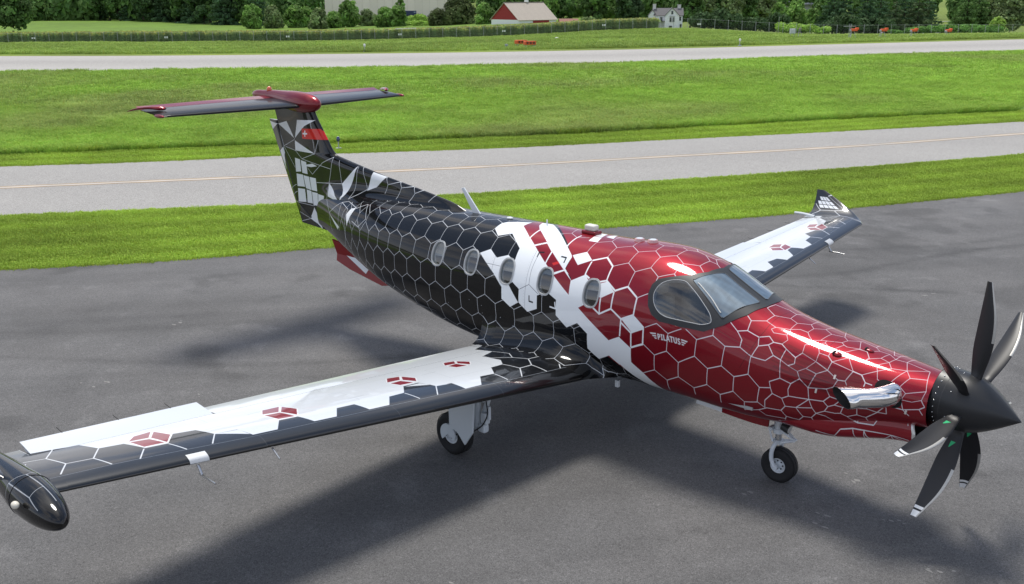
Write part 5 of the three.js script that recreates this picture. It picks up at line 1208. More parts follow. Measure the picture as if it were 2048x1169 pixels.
{
  const LE = [[1.5, 8.0], [2.30, 8.0], [2.60, 8.35], [2.70, 8.62], [2.739, 8.79], [2.793, 9.161], [2.856, 9.641], [2.943, 10.38], [3.053, 11.124], [3.154, 11.80], [3.25, 11.93], [3.413, 12.059], [3.591, 12.205], [3.752, 12.335], [3.95, 12.46]];
  const TE = [[1.755, 12.262], [2.179, 13.05], [3.177, 13.41], [3.574, 13.545], [3.95, 13.67]];
  const lin = (tb, x) => { let i = 0; while (i < tb.length - 2 && x > tb[i + 1][0]) i++; return tb[i][1] + ((tb[i + 1][1] - tb[i][1]) / (tb[i + 1][0] - tb[i][0])) * (x - tb[i][0]); };
  const ys = [1.765, 1.8, 1.86, 1.92, 1.99, 2.06, 2.2, 2.3, 2.4, 2.48, 2.55, 2.6, 2.65, 2.70, 2.739, 2.77, 2.793, 2.82, 2.856, 2.89, 2.943, 2.99, 3.053, 3.10, 3.13, 3.154, 3.18, 3.22, 3.28, 3.36, 3.45, 3.55, 3.65, 3.75, 3.85, 3.95];
  const half = (y, s, le, te) => {
    const c = te - le, d = s - le, main = lerp(0.115, 0.09, smooth(2.4, 3.9, y)), nose = Math.min(1.0, c * 0.45), f = clamp(d / nose), b = Math.sqrt(1 - (1 - f) * (1 - f));
    const dorsal = smooth(12.3, 10.2, s);                              // the long ridge forward of the fin is thin and flares into the body
    const yy = Math.max(y, 2.5), flare = 0.20 * Math.exp(-(yy - 2.52) / 0.07) * dorsal + 0.04 * Math.exp(-(yy - 2.5) / 0.12) * smooth(12.4, 11.6, s);
    return (lerp(main, 0.05, dorsal) * b) * lerp(1, 0.62, smooth(te - 0.9, te, s)) + Math.min(flare, 0.3) * Math.min(1, d / 0.25);
  };
  const nu = 70, us = (k) => Math.pow(k / nu, 1.6);
  for (const sd of [1, -1]) {
    const g = sheet(ys.length - 1, nu, (i, k) => { const y = ys[i], le = lin(LE, y), te = lin(TE, y), s = lerp(le, te, us(k)); return V(6 - s, y, sd * half(y, s, le, te)); }, (i, j, p) => finUV(p), null, sd < 0);
    if (sd > 0) var finR = g; else var finL = g;
  }
  mesh('fin', join([finR, finL]), finMat, plane);
  // rudder: from the hinge to the trailing edge, its foot reaching below the tail cone
  const H = [[1.755, 12.285], [2.179, 13.07], [3.177, 13.43], [3.574, 13.565], [3.66, 13.595]], R = [[1.76, 13.03], [1.805, 13.046], [3.636, 13.925], [3.66, 13.93]];
  const yr = steps(1.765, 3.645, 30);
  const parts = [];
  for (const sd of [1, -1]) parts.push(sheet(30, 14, (i, k) => { const y = yr[i], a = lin(H, y), b = lin(R, y), u = k / 14; return V(6 - lerp(a, b, u), y, sd * (0.062 * Math.sqrt(Math.min(1, u * 6 + 0.02)) * (1 - u) + 0.004)); }, (i, j, p) => finUV(p), null, sd < 0));
  const closeEdge = (y) => sheet(1, 14, (i, k) => { const a = lin(H, y), b = lin(R, y), u = k / 14; return V(6 - lerp(a, b, u), y, (i ? 1 : -1) * (0.062 * Math.sqrt(Math.min(1, u * 6 + 0.02)) * (1 - u) + 0.004)); }, (i, j, p) => finUV(p));
  parts.push(closeEdge(1.765), closeEdge(3.645));
  mesh('rudder', join(parts), finMat, plane);
  // ventral strakes, red with a white facet
  for (const sd of [1, -1]) {
    const shape = new THREE.Shape([[11.98, 1.66], [11.92, 1.26], [11.5, 1.17], [10.55, 1.05], [10.2, 1.12], [10.9, 1.5]].map(([s, y]) => new THREE.Vector2(6 - s, y)));
    const g = new THREE.ExtrudeGeometry(shape, { depth: 0.024, bevelEnabled: true, bevelThickness: 0.006, bevelSize: 0.006, bevelSegments: 2 });
    g.translate(0, 0, -0.012);
    g.rotateX(sd * -0.24); g.translate(0, 0.0, sd * 0.33);
    const k = mesh('ventral_strake', g.flat(), gloss({ color: C(0.23, 0.008, 0.010), roughness: 0.5, clearcoat: 0.4 }), plane);
    const w = new THREE.ExtrudeGeometry(new THREE.Shape([[11.66, 1.40], [11.30, 1.56], [10.86, 1.42], [11.02, 1.17]].map(([s, y]) => new THREE.Vector2(6 - s, y))), { depth: 0.004, bevelEnabled: false });
    w.translate(0, 0, sd > 0 ? 0.019 : -0.023); w.rotateX(sd * -0.24); w.translate(0, 0, sd * 0.33);
    mesh('white_facet', w.flat(), WHITE, k);
  }
}
// airfoil half thickness (fraction of chord) at x of chord
const foil = (x) => 5 * (0.2969 * Math.sqrt(x) - 0.126 * x - 0.3516 * x * x + 0.2843 * x * x * x - 0.1036 * x * x * x * x);
{
  const secs = (z) => { const t = Math.abs(z) / 2.6; return { le: lerp(12.62, 13.10, t), te: lerp(13.96, 14.02, t), y: 4.0 - 0.02 * t, T: 0.088 }; };
  for (const sd of [1, -1]) {
    const cut = 0.80, nz = 24, nx = 44, loop = (k) => { const u = k / nx; return u < 0.5 ? [Math.pow(1 - u * 2, 1.7), 1] : [Math.pow(u * 2 - 1, 1.7), -1]; };
    const f = (x0, x1) => (i, k) => { const z = lerp(0.05, 2.58, i / nz), q = secs(z), [x, up] = loop(k), c = q.te - q.le, xx = lerp(x0, x1, x); return V(6 - (q.le + c * xx), q.y + 0.07 * (xx - 0.4) + (xx > cut ? 0.2 * (xx - cut) : 0) + up * c * q.T * foil(xx) * (i === nz ? 0.2 : 1), sd * z); };
    
    mesh('tailplane', sheet(nz, nx, f(0, cut), null, null, sd > 0), gloss({ color: C(0.004, 0.004, 0.005), clearcoat: 0.45, clearcoatRoughness: 0.12 }), plane);
    mesh('elevator', sheet(nz, nx, (i, k) => { const p = f(cut + 0.004, 1)(i, k); return p; }, null, null, sd > 0), RED, plane);
    // swept horn at the tip
    const path = new THREE.CatmullRomCurve3([V(6 - 13.34, 4.055, sd * 2.40), V(6 - 13.55, 4.065, sd * 2.50), V(6 - 13.82, 4.04, sd * 2.62), V(6 - 14.05, 3.985, sd * 2.72)]);
    const horn = sheet(16, 18, (i, k) => { const t = i / 16, c = path.getPoint(t), a = (k / 18) * Math.PI * 2, r = 0.085 * Math.sqrt(clamp(t * 12)) * Math.pow(1 - t * 0.97, 0.6); return V(c.x + 0.4 * r * Math.cos(a), c.y + r * 0.42 * Math.sin(a), c.z - sd * r * 0.95 * Math.cos(a)); });
    const h = mesh('elevator_horn', horn, RED, plane);
    const tipw = new THREE.SphereGeometry(1, 20, 12); tipw.scale(0.17, 0.032, 0.045); tipw.translate(6 - 13.20, 3.955, sd * 2.57);
    mesh('tip_weight', tipw, RED, h);
    mesh('static_wick', join([0.9, 1.5, 2.1].map((z) => rod(V(6 - 13.98, 4.0, sd * z), V(6 - 14.14, 4.0, sd * z), 0.004))), PIT, plane);
  }
  const prof = [[12.25, 0.0, 0.0, 4.02], [12.28, 0.055, 0.06, 4.02], [12.36, 0.105, 0.115, 4.02], [12.52, 0.15, 0.165, 4.02], [12.75, 0.175, 0.19, 4.02], [13.05, 0.17, 0.185, 4.03], [13.35, 0.135, 0.155, 4.05], [13.7, 0.09, 0.12, 4.075], [14.05, 0.07, 0.095, 4.08], [14.33, 0.058, 0.075, 4.08], [14.43, 0.03, 0.04, 4.075], [14.44, 0, 0, 4.07]];
  const cat = (k) => new THREE.CatmullRomCurve3(prof.map((q) => V(q[0], q[k], 0))), cw = cat(1), chh = cat(2), cy = cat(3), N = 60;
  mesh('tail_bullet', sheet(N, 32, (i, k) => { const t = i / N, a = (k / 32) * Math.PI * 2; return V(6 - cw.getPoint(t).x, cy.getPoint(t).y + Math.max(0, chh.getPoint(t).y) * Math.sin(a), Math.max(0, cw.getPoint(t).y) * Math.cos(a)); }, null, null, true), RED, plane);
  const bc = mesh('beacon', new THREE.SphereGeometry(0.05, 16, 12).scale(1, 1.25, 1).translate(6 - 13.87, 4.19, 0), phys({ color: C(0.65, 0.10, 0.02), roughness: 0.15, clearcoat: 1 }), plane);
  mesh('beacon_base', rod(V(6 - 13.87, 4.10, 0), V(6 - 13.87, 4.165, 0), 0.06, 0.055, 16), RED, bc);
  mesh('nav_light', new THREE.SphereGeometry(0.03, 12, 8).translate(6 - 14.43, 4.08, 0), phys({ color: C(0.7, 0.7, 0.68), roughness: 0.1 }), plane);
}
// ------------------------------------------------------------------ wings
const ROOT = 0.6, TIP = 7.66;
const wing = (z) => { const t = (z - 0.97) / 6.69; return { le: 5.16 + 0.42 * t, te: 7.16 - 0.41 * t, y: 0.98 + 0.097 * (z - 0.97), T: 0.16 - 0.04 * t }; };
function wingPoint(z, x, up, lift = 0) { const q = wing(z), c = q.te - q.le; return V(6 - (q.le + c * x), q.y + (up > 0 ? 1.05 : -0.72) * c * q.T * foil(clamp(x)) / 1 * 1 + lift, z); }
function wingTexture(side) {
  const W = 2048, H = 1024, p = painter(W, H, (z, x) => [((z - 0.6) / 7.7) * W, (1 - x) * 512]);
  const g = p.g;
  g.fillStyle = INK.black; g.fillRect(0, 0, W, H);
  const edge = lists(side > 0 ? WING_R_EDGE : WING_L_EDGE)[0];
  const band = side > 0 ? [[7.535, 1.05], [7.535, 0.78], [7.34, 0.765], ...edge.slice(4), [0.9, 1.05]] : [[7.8, 1.05], ...edge, [3.7, 0.12], [3.4, 0.24], [3.1, 0.24], [2.8, 0.12], [2.5, 0.12], [2.3, 0.24], [1.9, 0.3], [1.6, 0.5], [1.3, 0.8], [1.0, 1.05]];
  p.fill(band, '#d6dadd');
  // black field behind the drawn comb at root and tip
  for (const q of lists(side > 0 ? WING_R_LINES : WING_L_LINES)) p.line(q, 4.2, INK.line);
  p.line(side > 0 ? [[7.62, 0.155], [7.05, 0.16], [6.3, 0.132], [5.7, 0.11], [3.0, 0.105], [2.2, 0.095], [1.0, 0.096]] : [[7.77, 0.19], [6.3, 0.132], [5.0, 0.104], [1.0, 0.09]], 1.6, '#8f949a');
  for (const q of lists(side > 0 ? WING_R_CUBES : WING_L_CUBES)) p.line(q, 9, INK.white, true);
  for (const q of lists(side > 0 ? WING_R_CUBES : WING_L_CUBES)) p.fill(q, INK.red);
  // flap and panel joints
  g.globalAlpha = 0.35;
  for (const [a, b, x0, x1] of [[1.9, 2.7, 0.32, 0.6], [3.1, 3.9, 0.62, 0.71], [4.1, 4.9, 0.3, 0.55], [5.8, 6.4, 0.55, 0.7]]) p.line([[a, x0], [b, x0], [b, x1], [a, x1]], 1.2, '#7c8288', true);
  g.fillStyle = '#8b9096';
  for (const x of [0.30, 0.70]) for (let z = 1.3; z < 7.4; z += 0.075) g.fillRect(((z - 0.6) / 7.7) * W, (1 - x) * 512, 1.5, 1.5);
  for (const z of [2.35, 3.9, 5.57]) p.line([[z, 0.0], [z, 0.10]], 2, '#909498');
  for (const [z, x] of [[4.2, 0.36], [5.35, 0.52], [2.9, 0.5], [6.0, 0.4]]) { p.line([[z, x], [z - 0.25, x + 0.01]], 1.6, '#3a3d42'); }
  g.globalAlpha = 1;
  // rubber boot: a matt band with chordwise seams
  return p.texture();
}
const wingUV = (z, x, up) => [(z - 0.6) / 7.7, 0.5 + (up > 0 ? 1 : -1) * 0.5 * clamp(x, 0, 0.995)];
for (const sd of [1, -1]) {
  const mat = gloss({ map: wingTexture(sd), clearcoat: 1, clearcoatRoughness: 0.05, specularIntensity: 0.7, roughness: 0.3 });
  const zs = steps(ROOT, TIP, 48), nx = 60, loop = (k) => { const u = k / nx; return u < 0.5 ? [Math.pow(1 - 2 * u, 1.8), 1] : [Math.pow(2 * u - 1, 1.8), -1]; };
  const S = (p) => V(p.x, p.y, sd * p.z);
  const aft = (z) => (z > 5.57 && z < 7.53 ? 0.745 : z > 1.15 && z <= 5.57 ? 0.735 : 1);
  // main box: full chord at root and tip, cut at the hinge line elsewhere
  const cuts = [ROOT, 1.15, 5.57, 7.53, TIP], geo = [];
  for (let b = 0; b < 4; b++) {
    const z0 = cuts[b], z1 = cuts[b + 1], lim = [1, 0.735, 0.745, 1][b], n = Math.max(2, Math.round((z1 - z0) * 6));
    geo.push(sheet(n, nx, (i, k) => { const [x, up] = loop(k); return S(wingPoint(lerp(z0, z1, i / n), x * lim, up)); }, (i, k) => { const [x, up] = loop(k); return wingUV(lerp(z0, z1, i / n), x * lim, up); }, null, sd > 0));
    if (lim < 1) geo.push(sheet(n, 1, (i, k) => S(wingPoint(lerp(z0, z1, i / n), lim, k ? 1 : -1)), (i, k) => wingUV(lerp(z0, z1, i / n), lim, k ? 1 : -1), null, sd < 0));
  }
  const w = mesh('wing', join(geo), mat, plane);
  w.userData.label = sd > 0 ? 'starboard wing, white with red cubes and black leading edge' : 'port wing, white with red cubes and black leading edge';
  const surface = (name, z0, z1, x0, lift) => {
    const n = Math.round((z1 - z0) * 7), hinge = (z) => wingPoint(z, x0, 1);
    const f = (i, k, [x, up]) => { const z = lerp(z0 + 0.012, z1 - 0.012, i / n), xx = lerp(x0 + 0.002, 1, x), p = wingPoint(z, xx, up); p.y += lift * x + (up < 0 ? 0.0 : 0); return S(p); };
    const g = [sheet(n, nx, (i, k) => f(i, k, loop(k)), (i, k) => { const [x, up] = loop(k); return wingUV(lerp(z0 + 0.012, z1 - 0.012, i / n), lerp(x0 + 0.002, 1, x), up); }, null, sd > 0)];
    for (const i of [0, n]) g.push(sheet(1, 12, (a, k) => f(i, k, [k / 12, a ? 1 : -1]), (a, k) => wingUV(z0, lerp(x0, 1, k / 12), 1), null, (i === 0) !== (sd < 0)));
    g.push(sheet(n, 1, (i, k) => f(i, k, [0, k ? 1 : -1]), () => [0.5, 0.2], null, sd > 0));
    mesh(name, join(g), mat, plane);
  };
  surface('flap', 1.15, 5.57, 0.735, 0);
  mesh('static_wick', join([5.9, 6.5, 7.1].map((z) => rod(S(V(6 - wing(z).te + 0.01, wing(z).y + (sd > 0 ? 0.085 : -0.015), z)), S(V(6 - wing(z).te - 0.13, wing(z).y + (sd > 0 ? 0.10 : -0.02), z)), 0.003))), PIT, plane);
  surface('aileron', 5.57, 7.53, 0.745, sd > 0 ? 0.085 : -0.015);
  // winglet: the tip curls up and sweeps back
  const wl = (q) => { const a = q * 1.25; return { z: 7.66 + 0.50 * (Math.sin(a) / Math.sin(1.25)), y: wing(7.66).y + 0.46 * ((1 - Math.cos(a)) / (1 - Math.cos(1.25))), le: 5.58 + 0.30 * q + 0.80 * q * q, te: 6.75 + 0.09 * q, a, T: lerp(0.12, 0.08, q) }; };
  const WP = (q, x, up) => { const m = wl(q), c = m.te - m.le, h = (up > 0 ? 1.05 : -0.72) * c * m.T * foil(clamp(x)) * (q > 0.97 ? 0.4 : 1); return S(V(6 - (m.le + c * x), m.y + h * Math.cos(m.a), m.z - h * Math.sin(m.a))); };
  const wt = painter(512, 512, (q, x) => [q * 512, x * 512]);
  wt.fill([[0, 0], [1, 0], [1, 1], [0, 1]], '#1c1e23');
  for (const l of [[[0, 0.55], [0.18, 0.4], [0.15, 0.15]], [[0.18, 0.4], [0.42, 0.48], [0.5, 0.2], [0.62, 0.05]], [[0.42, 0.48], [0.4, 0.8], [0.62, 0.95]], [[0.4, 0.8], [0.2, 0.95]], [[0.5, 0.2], [0.86, 0.32], [0.9, 0]]]) wt.line(l, 8, INK.line);
  for (let i = 0; i < 3; i++) for (let j = 0; j < 4; j++) if (!(i === 2 && j > 2) && !(i === 1 && j > 3)) { const q = 0.50 + i * 0.115, x = 0.34 + j * 0.125 + i * 0.04; wt.fill([[q, x], [q + 0.095, x + 0.03], [q + 0.095, x + 0.14], [q, x + 0.105]], '#e4e7ea'); }
  mesh('winglet', sheet(26, 48, (i, k) => { const u = k / 48, [x, up] = u < 0.5 ? [Math.pow(1 - 2 * u, 1.7), 1] : [Math.pow(2 * u - 1, 1.7), -1]; return WP(i / 26, x, up); }, (i, k) => { const u = k / 48; return u <= 0.5 ? [i / 26, 1 - Math.pow(1 - 2 * u, 1.7)] : [i / 26, 1 - 0.3 * Math.pow(2 * u - 1, 1.7) * 0.1]; }, null, sd > 0), gloss({ map: wt.texture(), clearcoat: 1, specularIntensity: 0.8, roughness: 0.35 }), plane);
  if (sd < 0) mesh('tip_fairing', join([tube([S(V(6 - 6.55, wing(7.6).y + 0.03, 7.60)), S(V(6 - 6.85, wing(7.6).y + 0.04, 7.64)), S(V(6 - 7.02, wing(7.6).y + 0.03, 7.66))], 0.028, 12, 8)]), WHITE, plane);
  // pitot head and its pale heat plate on the leading edge
  const z0 = 6.30, le = wing(z0), plate = sheet(6, 10, (i, k) => { const z = lerp(z0 - 0.10, z0 + 0.10, i / 6), v = k / 10, up = v > 0.5 ? 1 : -1, x = Math.pow(Math.abs(v - 0.45) * 2, 2) * 0.055; const p = wingPoint(z, x, up); p.x += 0.006; p.y += 0.003 * up; return S(p); }, null, null, sd < 0);
  const pl = mesh('pitot_plate', plate, std({ color: C(0.62, 0.63, 0.63), roughness: 0.35, metalness: 0.3, side: THREE.DoubleSide }), plane);
  mesh('pitot_tube', join([rod(S(V(6 - le.le - 0.05, le.y - 0.05, z0)), S(V(6 - le.le + 0.02, le.y - 0.14, z0)), 0.016), rod(S(V(6 - le.le - 0.02, le.y - 0.14, z0)), S(V(6 - le.le + 0.28, le.y - 0.145, z0)), 0.014, 0.010)]), STEEL, pl);
  mesh('stall_vane', rod(S(V(6 - wing(5.5).le - 0.03, wing(5.5).y - 0.04, 5.5)), S(V(6 - wing(5.5).le + 0.10, wing(5.5).y - 0.12, 5.5)), 0.012, 0.008), STEEL, plane);
  // wing root fairing: a concave sweep from the body side down on to the wing, carrying the body's comb
  const fair = (sa, sb, n, half) => {
    H0 = half;
    return sheet(n, 16, (i, k) => fairPoint(lerp(sa, sb, i / n), k / 16, sd)[0], (i, k) => {
      const s = lerp(sa, sb, i / n), [, a] = fairPoint(s, k / 16, sd), [x, y] = bodyMap(s, clamp(sd * a, -2.85, 2.85));
      return [x / half.w, 1 - y / half.h];
    }, null, sd < 0);
  };
  mesh('wing_fairing', mergeGeometries([fair(4.72, 6.92, 50, HALVES[0]), fair(6.92, 7.24, 8, HALVES[1])], true), bodyMats, plane);
}
function fairPoint(s, v, sd) {
  const yT = lerp(1.0, 1.46, smooth(4.72, 5.75, s)) - 0.10 * smooth(6.9, 7.24, s);
  let th = -0.3;
  for (let q = 0; q < 14; q++) th += clamp((yT - skinTheta(s, th).y) * 1.1, -0.3, 0.3);
  const T = skinTheta(s, th), zB = 1.03 + 0.10 * Math.exp(-(((s - 5.7) / 0.5) ** 2)), w = wing(zB), x = (s - w.le) / (w.te - w.le);
  const fwd = smooth(4.72, w.le + 0.05, s), B = x > 0 ? wingPoint(zB, Math.min(x, 1), 1) : V(0, 0, 0);
  if (x <= 0) { let t2 = -0.6; for (let q = 0; q < 14; q++) t2 += clamp((0.93 - skinTheta(s, t2).y) * 1.1, -0.3, 0.3); const Q = skinTheta(s, t2), e = fwd * fwd; B.set(6 - s, lerp(Q.y, w.y, e), lerp(Q.z - 0.01, zB, e)); }
  B.y -= 0.006; T.z -= 0.004;
  const K = V(6 - s, B.y + 0.05, T.z + 0.02), p = V(6 - s, 0, 0), u = 1 - v;
  p.y = u * u * T.y + 2 * u * v * K.y + v * v * B.y;
  p.z = sd * (u * u * T.z + 2 * u * v * K.z + v * v * B.z);
  return [p, arcAt(s, th) + v * (Math.abs(T.y - B.y) * 0.8 + Math.abs(B.z - T.z) * 0.8)];
}
{ // weather radar pod on the starboard tip
  const cv = painter(1024, 256, (u, v) => [u * 1024, v * 256]);
  cv.fill([[0, 0], [1, 0], [1, 1], [0, 1]], INK.black);
  for (const l of [[[0.34, 0], [0.36, 0.12], [0.33, 0.25], [0.36, 0.4], [0.34, 0.6], [0.36, 1]], [[0.36, 0.12], [0.18, 0.14], [0.10, 0.10]], [[0.33, 0.25], [0.2, 0.28], [0.09, 0.30]], [[0.36, 0.4], [0.16, 0.42]], [[0.18, 0.14], [0.2, 0.28]], [[0.34, 0.6], [0.6, 0.5]]]) cv.line(l, 2.4, '#a9adb1');
  const n = 40, m = 36, prof = (t) => { const x = t; return x < 0.34 ? Math.sqrt(Math.max(0, 1 - Math.pow(1 - x / 0.34, 2.2))) : Math.pow(1 - (x - 0.34) / 0.66, 0.72); };
  const g = sheet(n, m, (i, k) => { const t = Math.pow(i / n, 1.5), r = prof(t), a = (k / m) * Math.PI * 2; return V(6 - (4.98 + 2.2 * t), 1.615 + 0.07 * t + 0.19 * r * Math.sin(a), 7.83 + 0.19 * r * Math.cos(a)); }, (i, k) => [Math.pow(i / n, 1.5), 1 - k / m], null, true);
  const pod = mesh('radar_pod', g, gloss({ map: cv.texture() }), plane);
  mesh('pod_seam', new THREE.TorusGeometry(0.1905, 0.003, 6, 40).rotateY(Math.PI / 2).translate(6 - 5.66, 1.638, 7.83), std({ color: C(0.03, 0.03, 0.035) }), pod);
  mesh('nav_light', join([new THREE.SphereGeometry(0.034, 14, 10).scale(1.3, 1, 1).translate(6 - 5.42, 1.715, 8.045).flat()]), std({ color: C(0.70, 0.66, 0.55), roughness: 0.35 }), plane);
}

// ------------------------------------------------------------------ propeller, cowling, exhausts
const AX = V(Math.cos(0.061) * Math.cos(-0.073), Math.sin(-0.073), Math.sin(0.061) * Math.cos(-0.073)).normalize();
const NOSE = V(6, 1.615, 0.012), UPV = V(0, 1, 0).addScaledVector(AX, -AX.y).normalize(), RTV = V(0, 0, 0).crossVectors(AX, UPV).normalize();
const hub = (d, r, phi) => NOSE.clone().addScaledVector(AX, -d).addScaledVector(UPV, r * Math.cos(phi)).addScaledVector(RTV, r * Math.sin(phi));
{
  const prof = (d) => { const t = clamp(d / 0.62); return 0.325 * lerp(Math.sin((Math.PI / 2) * t), t, 0.25 * (1 - t)); };
  const sp = mesh('spinner', sheet(40, 48, (i, k) => { const d = 0.86 * Math.pow(i / 40, 1.3); return hub(d, prof(d), (k / 48) * Math.PI * 2); }), std({ color: C(0.016, 0.017, 0.019), roughness: 0.38 }), plane);
  mesh('backplate', sheet(1, 48, (i, k) => hub(0.862, i ? 0.326 : 0.02, (k / 48) * Math.PI * 2)), PIT, sp);
  mesh('bulkhead_ring', sheet(2, 48, (i, k) => hub([0.735, 0.74, 0.745][i], prof(0.74) + [0, 0.0015, 0][i], (k / 48) * Math.PI * 2)), std({ color: C(0.03, 0.03, 0.032), roughness: 0.5 }), sp);
  const sc = [];
  for (let k = 0; k < 28; k++) for (const d of k % 4 === 0 ? [0.80, 0.66] : [0.80]) { const g = new THREE.SphereGeometry(0.0085, 8, 6).flat(), p = hub(d, prof(d) + 0.001, (k / 28) * Math.PI * 2 + 0.1); g.translate(p.x, p.y, p.z); sc.push(g); }
  stuff(mesh('screw_heads', join(sc), STEEL, sp));
  // seven scimitar blades, feathered
  const tb = (t, x) => { let i = 0; while (i < t.length - 2 && x > t[i + 1][0]) i++; const u = clamp((x - t[i][0]) / (t[i + 1][0] - t[i][0])); return lerp(t[i][1], t[i + 1][1], u * u * (3 - 2 * u)); };
  const tl = (t, x) => { let i = 0; while (i < t.length - 2 && x > t[i + 1][0]) i++; return lerp(t[i][1], t[i + 1][1], clamp((x - t[i][0]) / (t[i + 1][0] - t[i][0]))); };
  const LE = new THREE.CatmullRomCurve3([[0, 0.05], [0.12, 0.07], [0.3, 0.095], [0.5, 0.105], [0.66, 0.095], [0.8, 0.062], [0.92, 0.002], [1, -0.062]].map(([a, b]) => V(a, b, 0)));
  const TE = new THREE.CatmullRomCurve3([[0, -0.05], [0.12, -0.082], [0.28, -0.108], [0.5, -0.115], [0.75, -0.118], [0.9, -0.122], [1, -0.128]].map(([a, b]) => V(a, b, 0)));
  const HUBD = 0.545, R0 = 0.235, R1 = 1.345;
  const bladePoint = (phi, u, x, face) => {                            // x: 0 leading edge .. 1 trailing edge
    const le = LE.getPoint(u).y, te = TE.getPoint(u).y, f = lerp(le, te, x), r = lerp(R0, R1, u), pitch = THREE.MathUtils.degToRad(lerp(86, 74, u));
    const th = lerp(0.16, 0.05, Math.pow(u, 0.6)) * (le - te), h = face * th * 0.5 * (foil(clamp(x)) / 0.5) + 0.012 * Math.sin(Math.PI * x);
    const q = 1, root = smooth(0.14, 0, u), hh = lerp(h, face * 0.05 * Math.sqrt(Math.max(0, 1 - (2 * x - 1) ** 2)), root);
    const c = f * Math.sin(pitch) - hh * Math.cos(pitch), t = f * Math.cos(pitch) + hh * Math.sin(pitch);
    const p = hub(HUBD - c, r, phi), T = V(0, 0, 0).addScaledVector(UPV, -Math.sin(phi)).addScaledVector(RTV, Math.cos(phi));
    return p.addScaledVector(T, t);
  };
  const nu = 40, nx = 36, loop = (k) => { const u = k / nx; return u < 0.5 ? [Math.pow(1 - 2 * u, 1.5), 1] : [Math.pow(2 * u - 1, 1.5), -1]; };
  const metal = std({ color: C(0.50, 0.49, 0.46), roughness: 0.38, metalness: 0.55 }), tipWhite = std({ color: C(0.78, 0.79, 0.79), roughness: 0.4 }), green = std({ color: C(0.02, 0.42, 0.16), roughness: 0.5 });
  const patch = (phi, u0, u1, x0, x1, face, lift, n = 16, m = 5) => sheet(n, m, (i, k) => { const u = lerp(u0, u1, i / n), x = lerp(typeof x0 === 'function' ? x0(u) : x0, x1, k / m), p = bladePoint(phi, u, x, face), d = bladePoint(phi, u, Math.min(x + 0.02, 1), face).sub(bladePoint(phi, u, Math.max(x - 0.02, 0), face)), e = bladePoint(phi, Math.min(u + 0.01, 1), x, face).sub(bladePoint(phi, Math.max(u - 0.01, 0), x, face)); const nrm = d.cross(e).normalize(), o = bladePoint(phi, u, 0.4, face).sub(bladePoint(phi, u, 0.4, 0)); if (nrm.dot(o) < 0) nrm.negate(); return p.addScaledVector(nrm, lift); });
  for (let b = 0; b < 7; b++) {
    const phi = -0.937 + (b * 2 * Math.PI) / 7;
    const body = sheet(nu, nx, (i, k) => { const [x, f] = loop(k); return bladePoint(phi, Math.min(0.9999, i / nu), x, f); });
    const tip = sheet(1, nx / 2, (i, k) => bladePoint(phi, 1, k / (nx / 2), i ? 1 : -1));
    const root = rod(hub(HUBD, 0.16, phi), hub(HUBD, 0.27, phi), 0.066, 0.052, 20);
    const bl = mesh('propeller_blade', join([body, tip, root]), COMPOSITE, plane);
    mesh('leading_edge_guard', join([patch(phi, 0.44, 1, 0, 0.11, 1, 0.0014), patch(phi, 0.44, 1, 0, 0.13, -1, 0.0014)]), metal, bl);
    mesh('tip_stripe', patch(phi, 0.935, 0.998, 0.14, 0.97, -1, 0.0014, 6, 6), tipWhite, bl);
    mesh('tip_stripe', patch(phi, 0.885, 0.915, 0.14, 0.97, -1, 0.0014, 4, 6), tipWhite, bl);
    mesh('balance_mark', patch(phi, 0.185, 0.25, (u) => lerp(0.40, 0.66, (u - 0.185) / 0.065), 0.70, -1, 0.0014, 4, 3), green, bl);
  }
}
